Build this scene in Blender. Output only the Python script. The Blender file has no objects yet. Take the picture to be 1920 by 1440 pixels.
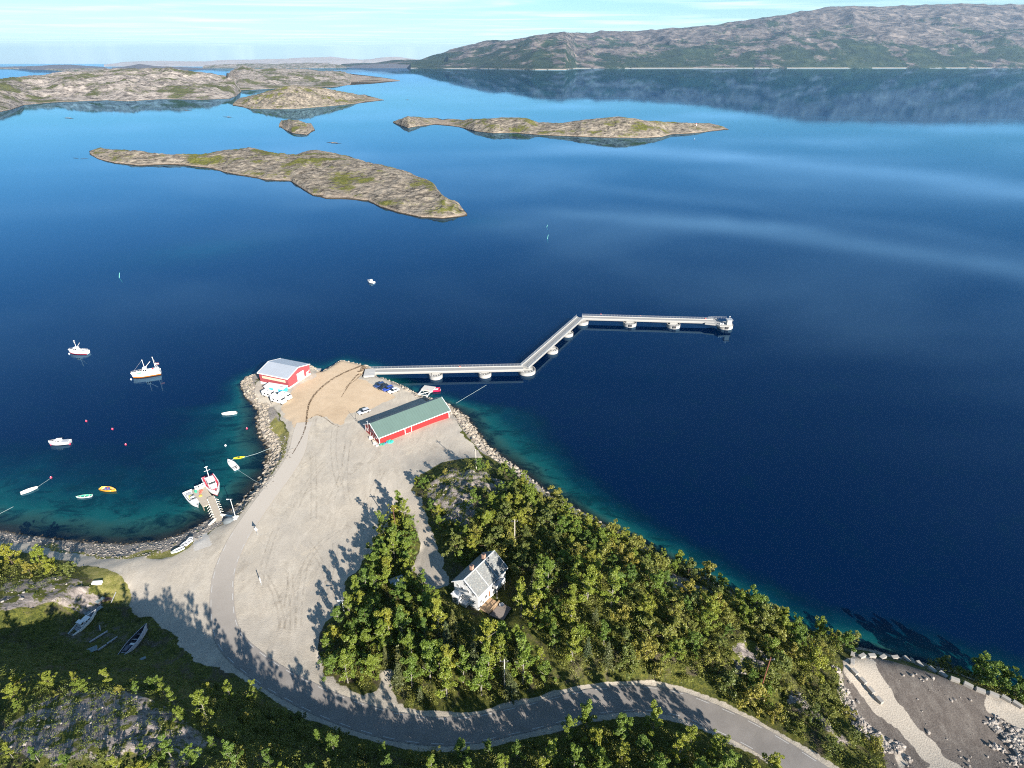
HAZE = 1.5e-5; EXPO = 1.4
import bpy, bmesh, math, random
import numpy as np
from mathutils import Vector, Matrix, Quaternion
random.seed(7); rng = np.random.default_rng(7)
C = bpy.context.scene.collection
D = bpy.data
# ------------------------------------------------------------------ camera model
F = 1110.0; H = 118.0; TH = math.atan((720 - 117) / F); sn, cs = math.sin(TH), math.cos(TH)
def P(u, v, z=0.0):
    """ground point at height z seen at photo position (u, v)"""
    dx = u - 960; dy = v - 720
    d = (dx, F * cs - dy * sn, -F * sn - dy * cs)
    t = (z - H) / d[2]
    return Vector((d[0] * t, d[1] * t, z))
def PD(u, v, dist):
    dx = u - 960; dy = v - 720
    d = (dx, F * cs - dy * sn, -F * sn - dy * cs)
    t = dist / math.hypot(d[0], d[1])
    return Vector((d[0] * t, d[1] * t, H + d[2] * t))
def VV(x, y, z):
    zz = z - H; dep = y * cs - zz * sn; up = y * sn + zz * cs
    return 960 + F * x / dep, 720 - F * up / dep
cam_d = D.cameras.new('camera'); cam = D.objects.new('camera', cam_d); C.objects.link(cam)
cam.location = (0, 0, H); cam.rotation_euler = (math.pi / 2 - TH, 0, 0)
cam_d.sensor_width = 36; cam_d.lens = 36 * F / 1920; cam_d.clip_start = 1; cam_d.clip_end = 250000
bpy.context.scene.camera = cam
# ------------------------------------------------------------------ tagging
def tag(o, label=None, cat=None, group=None, kind=None):
    if label: o['label'] = label
    if cat: o['category'] = cat
    if group: o['group'] = group
    if kind: o['kind'] = kind
    return o
def empty(name, loc=(0, 0, 0), rz=0, label=None, cat=None, group=None):
    o = D.objects.new(name, None); C.objects.link(o); o.location = loc; o.rotation_euler = (0, 0, rz)
    o.empty_display_size = .5
    return tag(o, label, cat, group)
def copy_tree(o, parent=None):
    c = o.copy(); C.objects.link(c); c.parent = parent
    for ch in o.children: copy_tree(ch, c)
    return c
# ------------------------------------------------------------------ mesh builder
class MB:
    def __init__(s): s.v = []; s.f = []; s.m = []
    def add(s, vs, fs, mi=0):
        n = len(s.v); s.v += [tuple(p) for p in vs]; s.f += [tuple(i + n for i in f) for f in fs]; s.m += [mi] * len(fs); return s
    def box(s, x0, x1, y0, y1, z0, z1, mi=0):
        vs = [(x, y, z) for z in (z0, z1) for y in (y0, y1) for x in (x0, x1)]
        return s.add(vs, [(0, 2, 3, 1), (4, 5, 7, 6), (0, 1, 5, 4), (2, 6, 7, 3), (0, 4, 6, 2), (1, 3, 7, 5)], mi)
    def obox(s, c, ax, hx, hy, z0, z1, mi=0):
        a, b = math.cos(ax), math.sin(ax)
        vs = [(c[0] + a * x - b * y, c[1] + b * x + a * y, z) for z in (z0, z1) for y in (-hy, hy) for x in (-hx, hx)]
        return s.add(vs, [(0, 2, 3, 1), (4, 5, 7, 6), (0, 1, 5, 4), (2, 6, 7, 3), (0, 4, 6, 2), (1, 3, 7, 5)], mi)
    def tube(s, p, q, r0, r1=None, n=8, mi=0):
        p = Vector(p); q = Vector(q); r1 = r0 if r1 is None else r1
        d = (q - p); 
        if d.length < 1e-6: return s
        d.normalize(); a = d.orthogonal().normalized(); b = d.cross(a)
        vs = []
        for c, r in ((p, r0), (q, r1)):
            for k in range(n):
                t = 2 * math.pi * k / n; vs.append(c + a * math.cos(t) * r + b * math.sin(t) * r)
        fs = [(k, (k + 1) % n, n + (k + 1) % n, n + k) for k in range(n)] + [tuple(range(n - 1, -1, -1)), tuple(range(n, 2 * n))]
        return s.add(vs, fs, mi)
    def path(s, pts, r, n=6, mi=0):
        for a, b in zip(pts[:-1], pts[1:]): s.tube(a, b, r, r, n, mi)
        return s
    def prism(s, poly, z0, z1, mi=0):
        n = len(poly); vs = [(x, y, z0) for x, y in poly] + [(x, y, z1) for x, y in poly]
        fs = [(k, (k + 1) % n, n + (k + 1) % n, n + k) for k in range(n)] + [tuple(range(n - 1, -1, -1)), tuple(range(n, 2 * n))]
        return s.add(vs, fs, mi)
    def loft(s, rings, mi=0, closed=True, caps=True):
        n = len(rings[0]); vs = [p for r in rings for p in r]; fs = []
        for i in range(len(rings) - 1):
            for k in range(n if closed else n - 1):
                a = i * n + k; b = i * n + (k + 1) % n; fs.append((a, b, b + n, a + n))
        if caps and closed:
            fs.append(tuple(range(n - 1, -1, -1))); fs.append(tuple(range((len(rings) - 1) * n, len(rings) * n)))
        return s.add(vs, fs, mi)
    def lathe(s, c, prof, n=24, mi=0, sx=1, sy=1):
        rings = [[(c[0] + r * sx * math.cos(2 * math.pi * k / n), c[1] + r * sy * math.sin(2 * math.pi * k / n), c[2] + z) for k in range(n)] for r, z in prof]
        return s.loft(rings, mi)
    def ball(s, c, r, n=8, mi=0, sx=1, sy=1, sz=1):
        m = max(3, n // 2)
        prof = [(max(.001, r * math.sin(math.pi * i / m)), -r * sz * math.cos(math.pi * i / m)) for i in range(m + 1)]
        return s.lathe(c, prof, n, mi, sx, sy)
    def build(s, name, mats, parent=None, loc=None, smooth=False, rz=0, bevel=0):
        me = D.meshes.new(name); me.from_pydata(s.v, [], s.f)
        if not isinstance(mats, (list, tuple)): mats = [mats]
        for m in mats: me.materials.append(m)
        if len(mats) > 1: me.polygons.foreach_set('material_index', s.m)
        bm = bmesh.new(); bm.from_mesh(me); bmesh.ops.recalc_face_normals(bm, faces=bm.faces); bm.to_mesh(me); bm.free()
        if smooth: me.polygons.foreach_set('use_smooth', [True] * len(me.polygons))
        me.update(); o = D.objects.new(name, me); C.objects.link(o)
        if loc is not None: o.location = loc
        o.rotation_euler = (0, 0, rz)
        if parent: o.parent = parent
        if bevel:
            b = o.modifiers.new('bevel', 'BEVEL'); b.width = bevel; b.segments = 2; b.limit_method = 'ANGLE'
        return o
def np_mesh(name, V, Fq, mat, smooth=True, parent=None):
    """fast mesh from arrays; Fq: (n,k) faces"""
    V = np.asarray(V, np.float32); Fq = np.asarray(Fq, np.int32); k = Fq.shape[1]
    me = D.meshes.new(name); me.vertices.add(len(V)); me.vertices.foreach_set('co', V.ravel())
    me.loops.add(Fq.size); me.loops.foreach_set('vertex_index', Fq.ravel())
    me.polygons.add(len(Fq)); me.polygons.foreach_set('loop_start', np.arange(0, Fq.size, k, dtype=np.int32))
    me.polygons.foreach_set('loop_total', np.full(len(Fq), k, np.int32))
    me.polygons.foreach_set('use_smooth', np.full(len(Fq), smooth))
    me.update(calc_edges=True); me.validate()
    if isinstance(mat, (list, tuple)):
        for m_ in mat: me.materials.append(m_)
    elif mat: me.materials.append(mat)
    o = D.objects.new(name, me); C.objects.link(o)
    if parent: o.parent = parent
    return o
# ------------------------------------------------------------------ numpy noise
def _h(ix, iy, s):
    n = (ix.astype(np.int64) * 374761393 + iy.astype(np.int64) * 668265263 + s * 1274126177) & 0x7fffffff
    n = ((n ^ (n >> 13)) * 1274126177) & 0x7fffffff
    return ((n ^ (n >> 16)) & 0xffff) / 65535.0
def vnoise(x, y, s=0):
    ix = np.floor(x); iy = np.floor(y); fx = x - ix; fy = y - iy
    fx = fx * fx * fx * (fx * (fx * 6 - 15) + 10); fy = fy * fy * fy * (fy * (fy * 6 - 15) + 10)
    a = _h(ix, iy, s); b = _h(ix + 1, iy, s); c = _h(ix, iy + 1, s); d = _h(ix + 1, iy + 1, s)
    return (a * (1 - fx) + b * fx) * (1 - fy) + (c * (1 - fx) + d * fx) * fy
def fbm(x, y, o=4, s=0, ridged=False):
    r = 0; a = .5; t = 0
    for k in range(o):
        n = vnoise(x * 2 ** k + 17.3 * k, y * 2 ** k - 9.1 * k, s + k)
        if ridged: n = 1 - np.abs(2 * n - 1)
        r = r + a * n; t += a; a *= .5
    return r / t
def sdf(px, py, poly):
    """signed distance, positive inside"""
    n = len(poly); d = np.full(px.shape, 1e9); ins = np.zeros(px.shape, bool)
    for i in range(n):
        ax, ay = poly[i][0], poly[i][1]; bx, by = poly[(i + 1) % n][0], poly[(i + 1) % n][1]
        ex, ey = bx - ax, by - ay; L = ex * ex + ey * ey + 1e-12
        t = np.clip(((px - ax) * ex + (py - ay) * ey) / L, 0, 1)
        d = np.minimum(d, (px - ax - t * ex) ** 2 + (py - ay - t * ey) ** 2)
        if ay != by:
            c = ((ay > py) != (by > py)) & (px < (bx - ax) * (py - ay) / (by - ay) + ax)
            ins ^= c
    d = np.sqrt(d); return np.where(ins, d, -d)
def ss(a, b, x):
    t = np.clip((x - a) / (b - a), 0, 1); return t * t * (3 - 2 * t)
# ------------------------------------------------------------------ materials
class NT:
    def __init__(s, name):
        s.m = D.materials.new(name); s.m.use_nodes = True; s.t = s.m.node_tree; s.t.nodes.clear()
        s.out = s.n('ShaderNodeOutputMaterial')
    def n(s, ty, **kw):
        nd = s.t.nodes.new(ty)
        for k, v in kw.items():
            if k.startswith('i_'):
                key = k[2:]; key = int(key) if key.isdigit() else key.replace('_', ' ')
                s.set(nd.inputs[key], v)
            else: setattr(nd, k, v)
        return nd
    def set(s, inp, v):
        if isinstance(v, bpy.types.NodeSocket): s.t.links.new(v, inp)
        elif isinstance(v, bpy.types.Node): s.t.links.new(v.outputs[0], inp)
        else:
            if inp.type == 'RGBA' and hasattr(v, '__len__') and len(v) == 3: v = (*v, 1)
            inp.default_value = v
    def math(s, op, a, b=0.0, clamp=False):
        nd = s.t.nodes.new('ShaderNodeMath'); nd.operation = op; nd.use_clamp = clamp; s.set(nd.inputs[0], a); s.set(nd.inputs[1], b); return nd.outputs[0]
    def mix(s, f, a, b, mode='MIX'):
        nd = s.t.nodes.new('ShaderNodeMix'); nd.data_type = 'RGBA'; nd.blend_type = mode; nd.clamp_factor = True
        s.set(nd.inputs[0], f); s.set(nd.inputs[6], a); s.set(nd.inputs[7], b); return nd.outputs[2]
    def ramp(s, f, stops, interp='LINEAR'):
        nd = s.t.nodes.new('ShaderNodeValToRGB'); s.set(nd.inputs[0], f); cr = nd.color_ramp; cr.interpolation = interp
        while len(cr.elements) < len(stops): cr.elements.new(.5)
        for e, (p, c) in zip(cr.elements, stops):
            e.position = p; e.color = (*c, 1) if hasattr(c, '__len__') else (c, c, c, 1)
        return nd.outputs[0]
    def noise(s, scale, detail=4, rough=.55, coord=None, stretch=None, dist=0, dims='3D'):
        if coord is None: coord = s.pos()
        if stretch:
            mp = s.n('ShaderNodeMapping'); s.set(mp.inputs[0], coord); mp.inputs['Scale'].default_value = stretch[:3]
            if len(stretch) > 3: mp.inputs['Rotation'].default_value = (0, 0, stretch[3])
            coord = mp.outputs[0]
        nd = s.t.nodes.new('ShaderNodeTexNoise'); nd.noise_dimensions = dims
        s.set(nd.inputs['Vector'], coord); nd.inputs['Scale'].default_value = scale; nd.inputs['Detail'].default_value = detail
        nd.inputs['Roughness'].default_value = rough; nd.inputs['Distortion'].default_value = dist
        return nd.outputs[0]
    def pos(s):
        if not hasattr(s, '_g'): s._g = s.n('ShaderNodeNewGeometry')
        return s._g.outputs['Position']
    def attr(s, name):
        return s.n('ShaderNodeAttribute', attribute_name=name)
    def sep(s, v):
        nd = s.n('ShaderNodeSeparateXYZ'); s.set(nd.inputs[0], v); return nd.outputs
    def bsdf(s, col, rough=.8, normal=None, **kw):
        b = s.n('ShaderNodeBsdfPrincipled'); s.set(b.inputs['Base Color'], col); s.set(b.inputs['Roughness'], rough)
        if normal is not None: s.set(b.inputs['Normal'], normal)
        for k, v in kw.items(): s.set(b.inputs[k.replace('_', ' ')], v)
        s.t.links.new(b.outputs[0], s.out.inputs[0]); return b
    def bump(s, h, strength=.5, dist=.1):
        nd = s.n('ShaderNodeBump'); s.set(nd.inputs['Height'], h); nd.inputs['Strength'].default_value = strength; nd.inputs['Distance'].default_value = dist; return nd.outputs[0]
_mc = {}
def M(col, rough=.6, var=.12, metal=0, scale=.8, name=None):
    """painted / plain surface with slight weathering"""
    k = (tuple(col), rough, var, metal, scale)
    if k in _mc: return _mc[k]
    t = NT(name or 'paint'); n = t.noise(scale, 5, .6); n2 = t.noise(scale * 9, 3, .6)
    f = t.math('MULTIPLY', t.math('ADD', n, n2), .5)
    c = t.mix(f, tuple(max(0, x * (1 - var * 2.2)) for x in col), tuple(min(1, x * (1 + var)) for x in col))
    t.bsdf(c, rough, Metallic=metal); _mc[k] = t.m; return t.m
WHITE = M((.78, .78, .76), .5, .06); WOODW = M((.55, .5, .42), .8, .2, scale=2); GREYM = M((.4, .41, .42), .5, .1)
DARK = M((.03, .03, .035), .6, .1); GLASS = M((.02, .025, .03), .12, .05); RED = M((.55, .03, .03), .5, .1)
CONC = M((.5, .48, .44), .85, .15, scale=1.5); STEEL = M((.42, .44, .46), .4, .1, .4); RUBBER = M((.02, .02, .02), .8, .05)
# ------------------------------------------------------------------ shoreline and terrain
coast_px = [(-260, 965), (-120, 975), (0, 994), (60, 1004), (120, 1011), (180, 1017), (240, 1019), (300, 1013), (340, 1001), (372, 985), (398, 968), (418, 962), (440, 952),
            (465, 930), (488, 902), (501, 872), (506, 850), (498, 830), (487, 812), (482, 790), (484, 772), (474, 758), (460, 745), (451, 722), (458, 712), (484, 703)]
quay_px = [(490, 690), (520, 676), (597, 686), (601, 694), (632, 674), (640, 671.5), (697, 683), (702, 692), (688, 704)]
coast2_px = [(706, 709), (745, 722), (770, 734), (792, 746), (830, 752), (856, 768), (876, 786), (892, 808), (912, 834), (934, 852), (962, 872), (985, 887), (1025, 922), (1075, 950),
             (1145, 990), (1215, 1026), (1275, 1058), (1335, 1090), (1395, 1124), (1455, 1160), (1510, 1188), (1580, 1206), (1640, 1219), (1700, 1235), (1780, 1255), (1850, 1282),
             (1920, 1305), (2060, 1350), (2300, 1440), (2700, 1600)]
coast = [P(*p, 0)[:2] for p in coast_px] + [P(*p, 2.2)[:2] for p in quay_px] + [P(*p, 0)[:2] for p in coast2_px] + [(260, -60), (-320, -60), (-320, 128)]
ctrl = []
def cp(lst):
    for u, v, z in lst: p = P(u, v, z); ctrl.append((p.x, p.y, z))
cp([(640, 700, 3), (540, 700, 3), (560, 780, 3), (700, 760, 3), (600, 850, 3), (800, 840, 3), (880, 800, 3), (560, 950, 3), (650, 950, 3), (500, 1000, 3), (420, 1000, 2.8), (450, 1100, 3), (550, 1100, 3),
    (520, 1180, 3.2), (600, 1030, 3), (700, 900, 3), (780, 860, 3), (900, 850, 3), (380, 1030, 2.8), (560, 1230, 3.6), (340, 1100, 3),
    (0, 1025, 4), (120, 1055, 4), (250, 1085, 3.5), (330, 1075, 3),
    (400, 1150, 3), (430, 1215, 3.3), (483, 1249, 3.7), (557, 1293, 4.2), (615, 1322, 4.6), (694, 1350, 5.1), (747, 1365, 5.5), (844, 1372, 6.2), (934, 1359, 6.8), (1013, 1340, 7.3), (1090, 1320, 7.8),
    (1188, 1310, 8.4), (1280, 1320, 9), (1334, 1344, 9.4), (1400, 1372, 9.9), (1462, 1410, 10.4), (1522, 1450, 11),
    (800, 905, 5.2), (835, 895, 7.8), (870, 882, 8), (905, 880, 7), (900, 910, 9.5), (870, 950, 9), (840, 925, 8.5), (930, 900, 7), (960, 930, 10), (850, 985, 6), (870, 1010, 7.5),
    (775, 920, 3), (800, 960, 3.4), (822, 1010, 4), (800, 1060, 4.5), (840, 1090, 5.3), (875, 1070, 6), (853, 1113, 5.8), (897, 1139, 5.8), (947, 1086, 6), (935, 1140, 5.6),
    (740, 1000, 3.5), (700, 1050, 4), (680, 1150, 4.6), (720, 1200, 5), (640, 1230, 4), (700, 1290, 4.6),
    (1000, 1000, 12), (1000, 950, 9), (1100, 1050, 15), (1200, 1100, 16), (1300, 1120, 14), (1080, 965, 6), (1200, 1030, 8), (1340, 1090, 8), (1450, 1150, 8), (1540, 1195, 7.5),
    (950, 1200, 6.5), (850, 1250, 6), (900, 1310, 6.5), (1050, 1250, 8.5), (1000, 1100, 9), (1150, 1220, 12), (1300, 1230, 13), (1400, 1300, 11), (1500, 1300, 10), (1500, 1380, 11), (1580, 1410, 11),
    (1640, 1240, 8.5), (1700, 1300, 8.5), (1800, 1300, 8.2), (1900, 1360, 8), (1750, 1400, 8.8), (1900, 1430, 8.5), (1620, 1290, 8.5), (1570, 1240, 9.5), (1590, 1320, 9), (1660, 1400, 9.5),
    (60, 1085, 9), (0, 1120, 12), (100, 1075, 8), (130, 1095, 7.5), (60, 1140, 9), (160, 1120, 5), (190, 1130, 3.6), (157, 1175, 4), (250, 1210, 4), (60, 1190, 6), (0, 1200, 7.5), (300, 1160, 3.4), (350, 1240, 4.2), (400, 1290, 5), (150, 1240, 6),
    (60, 1300, 26), (150, 1310, 25.5), (220, 1308, 25.5), (0, 1292, 25.5), (0, 1440, 26), (200, 1440, 26), (300, 1400, 24.5), (130, 1370, 25.5), (230, 1360, 25.5), (300, 1318, 22), (350, 1335, 20), (400, 1355, 17), (400, 1440, 25), (200, 1262, 11), (320, 1285, 11), (450, 1380, 13.5), (550, 1420, 11.5), (600, 1440, 13), (80, 1250, 12), (500, 1340, 8),
    (700, 1430, 8), (850, 1425, 8.6), (1000, 1425, 9), (1150, 1400, 9.6), (1300, 1420, 11.5), (1400, 1440, 12)])
ctrl += [(-60, 30, 24), (-100, 22, 25), (-84, 44, 25.5), (-18, 42, 19), (-40, 42, 25), (-22, 28, 23), (20, 30, 16), (10, 46, 15), (60, 30, 20), (100, 40, 16), (-160, 60, 31), (-112, 68, 28), (-128, 66, 30), (-135, 88, 13), (-200, 100, 14), (-200, 20, 40), (160, 30, 14), (0, -20, 20), (-100, -20, 22), (100, -20, 20)]
ctrl = np.array(ctrl)
def tps(c):
    n = len(c); xy = c[:, :2] / 100; r = np.linalg.norm(xy[:, None] - xy[None], axis=2)
    K = np.where(r > 0, r * r * np.log(r + 1e-12), 0) + np.eye(n) * 2e-3
    A = np.zeros((n + 3, n + 3)); A[:n, :n] = K; Pm = np.c_[np.ones(n), xy]; A[:n, n:] = Pm; A[n:, :n] = Pm.T
    w = np.linalg.solve(A, np.r_[c[:, 2], 0, 0, 0])
    def f(x, y):
        x = x / 100; y = y / 100; o = w[n] + w[n + 1] * x + w[n + 2] * y
        for i in range(n):
            r2 = (x - xy[i, 0]) ** 2 + (y - xy[i, 1]) ** 2
            o = o + w[i] * .5 * r2 * np.log(r2 + 1e-18)
        return o
    return f
Tf = tps(ctrl)
ST = .75; X0, X1, Y0, Y1 = -205, 200, 22, 262
gx = np.arange(X0, X1, ST); gy = np.arange(Y0, Y1, ST); NX, NY = len(gx), len(gy)
GX, GY = np.meshgrid(gx, gy)
CD = sdf(GX, GY, coast)
# road centre line
road_c = [(572, 790), (564, 812), (560, 837), (550, 862), (537, 882), (520, 906), (501, 930), (482, 957), (466, 980), (453, 999), (440, 1023), (428, 1050), (420, 1075), (416, 1110), (417, 1150), (424, 1185), (440, 1213), (483, 1249), (520, 1274), (557, 1294), (615, 1322),
          (694, 1350), (747, 1363), (795, 1370), (844, 1372), (890, 1368), (934, 1358), (1013, 1340), (1050, 1329), (1090, 1320), (1140, 1312), (1188, 1309), (1235, 1312), (1280, 1321), (1334, 1343), (1400, 1373), (1462, 1409), (1522, 1448), (1600, 1500), (1700, 1560)]
rz_ = np.interp(np.arange(len(road_c)), [0, 13, 16, 20, 24, 28, 32, 37, 39], [3.05, 3.05, 3.2, 4.6, 6.2, 7.5, 8.6, 11, 12])
rp = [P(u, v, z) for (u, v), z in zip(road_c, rz_)]
def catmull(pts, step=.8):
    out = []
    for i in range(len(pts) - 1):
        p0 = pts[max(i - 1, 0)]; p1 = pts[i]; p2 = pts[i + 1]; p3 = pts[min(i + 2, len(pts) - 1)]
        n = max(1, int((p2 - p1).length / step))
        for k in range(n):
            t = k / n
            out.append(.5 * ((2 * p1) + (-p0 + p2) * t + (2 * p0 - 5 * p1 + 4 * p2 - p3) * t * t + (-p0 + 3 * p1 - 3 * p2 + p3) * t ** 3))
    out.append(pts[-1]); return out
RC = catmull(rp)
RCa = np.array([tuple(p) for p in RC])
def smooth1(a, k=9):
    w = np.ones(k) / k; b = np.pad(a, ((k // 2, k // 2), (0, 0)), mode='edge')
    return np.stack([np.convolve(b[:, i], w, 'valid') for i in range(a.shape[1])], 1)
RCa = smooth1(RCa)
def road_dist(x, y):
    d = np.full(x.shape, 1e9); z = np.zeros(x.shape)
    for p in RCa[::2]:
        q = (x - p[0]) ** 2 + (y - p[1]) ** 2; m = q < d; d = np.where(m, q, d); z = np.where(m, p[2], z)
    return np.sqrt(d), z
RD, RZ = road_dist(GX, GY)
def poly(px, z=3.0): return [P(u, v, z)[:2] for u, v in px]
WX = GX + (fbm(GX / 7, GY / 7, 4, 101) - .5) * 5 + (fbm(GX / 1.8, GY / 1.8, 2, 111) - .5) * 1.2; WY = GY + (fbm(GX / 7, GY / 7, 4, 121) - .5) * 5 + (fbm(GX / 1.8, GY / 1.8, 2, 131) - .5) * 1.2
def mask(pl, soft=1.2, off=0, warp=True): return ss(-soft, soft, (sdf(WX, WY, pl) if warp else sdf(GX, GY, pl)) + off)
yard = poly([(484, 706), (500, 690), (600, 690), (632, 674), (640, 671), (697, 684), (700, 700), (712, 706), (760, 730), (800, 748), (846, 775), (866, 800), (884, 830), (900, 848), (905, 858), (880, 868), (830, 878), (786, 890), (772, 903), (765, 920), (790, 950),
             (815, 1000), (835, 1050), (850, 1110), (835, 1112), (800, 1112), (775, 1075), (790, 1040), (788, 1018), (772, 985), (757, 955), (745, 950), (725, 985), (712, 1000), (700, 1030), (680, 1060), (655, 1090), (640, 1130), (610, 1170), (600, 1220), (606, 1240),
             (612, 1262), (640, 1285), (690, 1312), (706, 1300), (718, 1262), (732, 1272), (735, 1300), (760, 1340), (780, 1352), (700, 1348), (600, 1320), (530, 1290), (455, 1262), (410, 1256), (350, 1225), (285, 1170), (240, 1122), (236, 1096), (200, 1068), (130, 1050), (60, 1035), (0, 1028), (-200, 1010), (-200, 985),
             (0, 1006), (100, 1026), (200, 1040), (300, 1046), (345, 1030), (372, 1005), (400, 985), (420, 975), (440, 970), (470, 945), (500, 915), (520, 890), (535, 870), (545, 840), (540, 800), (528, 770), (500, 755), (478, 730)])
gravel = mask(yard, .8)
drive2 = mask(poly([(706, 1300), (716, 1264), (728, 1264), (734, 1300), (742, 1335), (690, 1325)], 5), .5)
gravel = np.maximum(gravel, drive2)
brown = mask(poly([(527, 757), (553, 726), (600, 696), (632, 674), (640, 671), (697, 684), (676, 700), (672, 708), (690, 714), (700, 722), (735, 740), (742, 744), (700, 764), (660, 775), (645, 790), (637, 802), (625, 796), (608, 780), (590, 778), (576, 786), (568, 800), (554, 800), (540, 780)]), 1.0)
tongue = mask(poly([(725, 925), (740, 912), (762, 918), (770, 928), (790, 950), (815, 1000), (835, 1050), (825, 1055), (795, 1010), (778, 985), (758, 945), (740, 945), (728, 938)], 3.3), .5)
apron = mask(poly([(788, 1018), (815, 1025), (826, 1060), (848, 1105), (835, 1112), (800, 1112), (775, 1075), (790, 1040)], 4.6), .8)
rd_sh = ss(4.6, 3.2, RD + (fbm(GX / 6, GY / 6, 4, 141) - .5) * 1.5)
west = mask(poly([(0, 1250), (420, 1250), (420, 900), (0, 900)], 3), 4)
lot = poly([(1582, 1226), (1600, 1217), (1650, 1225), (1712, 1243), (1770, 1268), (1840, 1296), (1920, 1332), (2100, 1420), (2200, 1600), (1700, 1600), (1640, 1440), (1612, 1355), (1590, 1300), (1578, 1262)], 8.6)
lotm = mask(lot, .8)
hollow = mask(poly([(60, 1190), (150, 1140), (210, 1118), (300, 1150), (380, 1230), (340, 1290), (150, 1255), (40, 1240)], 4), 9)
pale = mask(poly([(1582, 1228), (1600, 1219), (1630, 1230), (1650, 1262), (1680, 1300), (1715, 1350), (1760, 1400), (1800, 1440), (1900, 1600), (1820, 1600), (1740, 1440), (1690, 1375), (1640, 1320), (1605, 1280), (1580, 1262)], 8.6), .7)
pale = np.maximum(pale, mask(poly([(1835, 1300), (1870, 1296), (1920, 1320), (2000, 1360), (2000, 1400), (1920, 1372), (1870, 1345), (1845, 1330)], 8.3), 1.0))
rubble = mask(poly([(1560, 1250), (1582, 1262), (1600, 1320), (1640, 1370), (1700, 1440), (1690, 1470), (1640, 1400), (1590, 1340), (1568, 1290)], 9), 1.2)
rubble = np.maximum(rubble, mask(poly([(1870, 1345), (1930, 1370), (1960, 1440), (1870, 1420), (1840, 1380)], 8.3), 3) * .42)
slab = mask(poly([(360, 1006), (386, 993), (398, 1022), (364, 1034)], 2.8), .3, 0, False)
ramp_ = mask(poly([(402, 985), (432, 975), (445, 985), (430, 1010), (415, 1015)], 2.9), .8)
rockm = np.maximum.reduce([mask(poly(q, z), 1.5) for q, z in [
    ([(792, 905), (830, 888), (870, 880), (905, 885), (935, 893), (960, 915), (935, 935), (900, 935), (885, 960), (880, 1000), (862, 1000), (845, 975), (820, 950), (800, 930)], 8),
    ([(1230, 1040), (1262, 1028), (1310, 1035), (1350, 1062), (1340, 1085), (1300, 1080), (1275, 1095), (1240, 1068)], 14),
    ([(1360, 1215), (1400, 1215), (1430, 1225), (1440, 1250), (1420, 1265), (1380, 1260)], 11),
    ([(1480, 1290), (1520, 1320), (1560, 1360), (1600, 1400), (1570, 1405), (1520, 1370), (1480, 1330)], 10),
    ([(0, 1080), (60, 1062), (120, 1062), (160, 1085), (185, 1100), (150, 1122), (90, 1128), (50, 1140), (0, 1160)], 9),
    ([(60, 1330), (140, 1300), (250, 1310), (330, 1340), (380, 1400), (380, 1470), (-20, 1470), (0, 1400)], 20),
    ([(1210, 960), (1250, 980), (1300, 1010), (1290, 1020), (1240, 1000), (1205, 975)], 7)]])
sand_grass = np.maximum(mask(poly([(60, 1018), (140, 1035), (230, 1045), (300, 1047), (345, 1030), (370, 1000), (350, 1005), (300, 1030), (230, 1036), (140, 1028), (70, 1010)], 3), .8),
                        mask(poly([(240, 1070), (300, 1100), (260, 1130), (190, 1120), (150, 1075), (170, 1060)], 3.5), 2))
embank = mask(poly([(512, 770), (530, 780), (545, 810), (540, 850), (520, 885), (500, 905), (505, 870), (520, 850), (518, 810), (500, 785)], 3), 1)
# height
T = Tf(GX, GY)
bumpy = (1 - gravel) * ss(3.5, 8, RD) * (1 - lotm)
rel = (fbm(GX / 16, GY / 16, 4, 3) - .5) * 2.4 + (fbm(GX / 5, GY / 5, 3, 9, True) - .5) * (1.0 + 2.2 * rockm) + rockm * (fbm(GX / 3 + GY / 9, GY / 2.2, 3, 21, True) - .5) * 1.3
T = T + bumpy * rel + (1 - bumpy) * (fbm(GX / 6, GY / 6, 3, 5) - .5) * .12
T = T - rubble * 0 + rubble * (fbm(GX / 1.2, GY / 1.2, 2, 8) - .5) * 1.0
wq = ss(196, 208, GY)            # steep fill round the quay
wsp = ss(40, 60, GX)
slope = .33 + wq * .9 + wsp * .5 + ss(-30, -10, GX) * (1 - wsp) * .25
cz = slope * CD + .15 * np.sin(GX * .9) * np.cos(GY * .8) * ss(0, 4, CD)
Zin = np.where(cz < T, cz, T); Zin = -np.log(np.exp(-np.clip(cz, -30, 60) * 1.5) + np.exp(-np.clip(T, -30, 60) * 1.5)) / 1.5
bay = ss(-66, -80, GX) * ss(190, 170, GY)
uslope = .42 + wq * 1.0 - bay * .14 - ss(-30, 0, GX) * .02 + wsp * .1 + ss(5, 45, GX) * .6
Zout = CD * uslope + (fbm(GX / 7, GY / 7, 4, 31) - .5) * np.clip(-CD * .25, 0, 1.6)
Zg = np.where(CD > 0, Zin, Zout)
rb = ss(7.5, 3.2, RD) * ss(0.5, 3, CD); Zg = Zg * (1 - rb) + (RZ - .02) * rb
pdx = (GX + 7.9) * .59 + (GY - 96.7) * .81; pdy = -(GX + 7.9) * .81 + (GY - 96.7) * .59
pad = ss(-4.5, -2.5, pdx) * ss(13.5, 11.5, pdx) * ss(-8.5, -6.8, pdy) * ss(10.5, 8.5, pdy); Zg = Zg * (1 - pad) + 5.0 * pad
Zg = np.maximum(Zg, -14)
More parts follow.
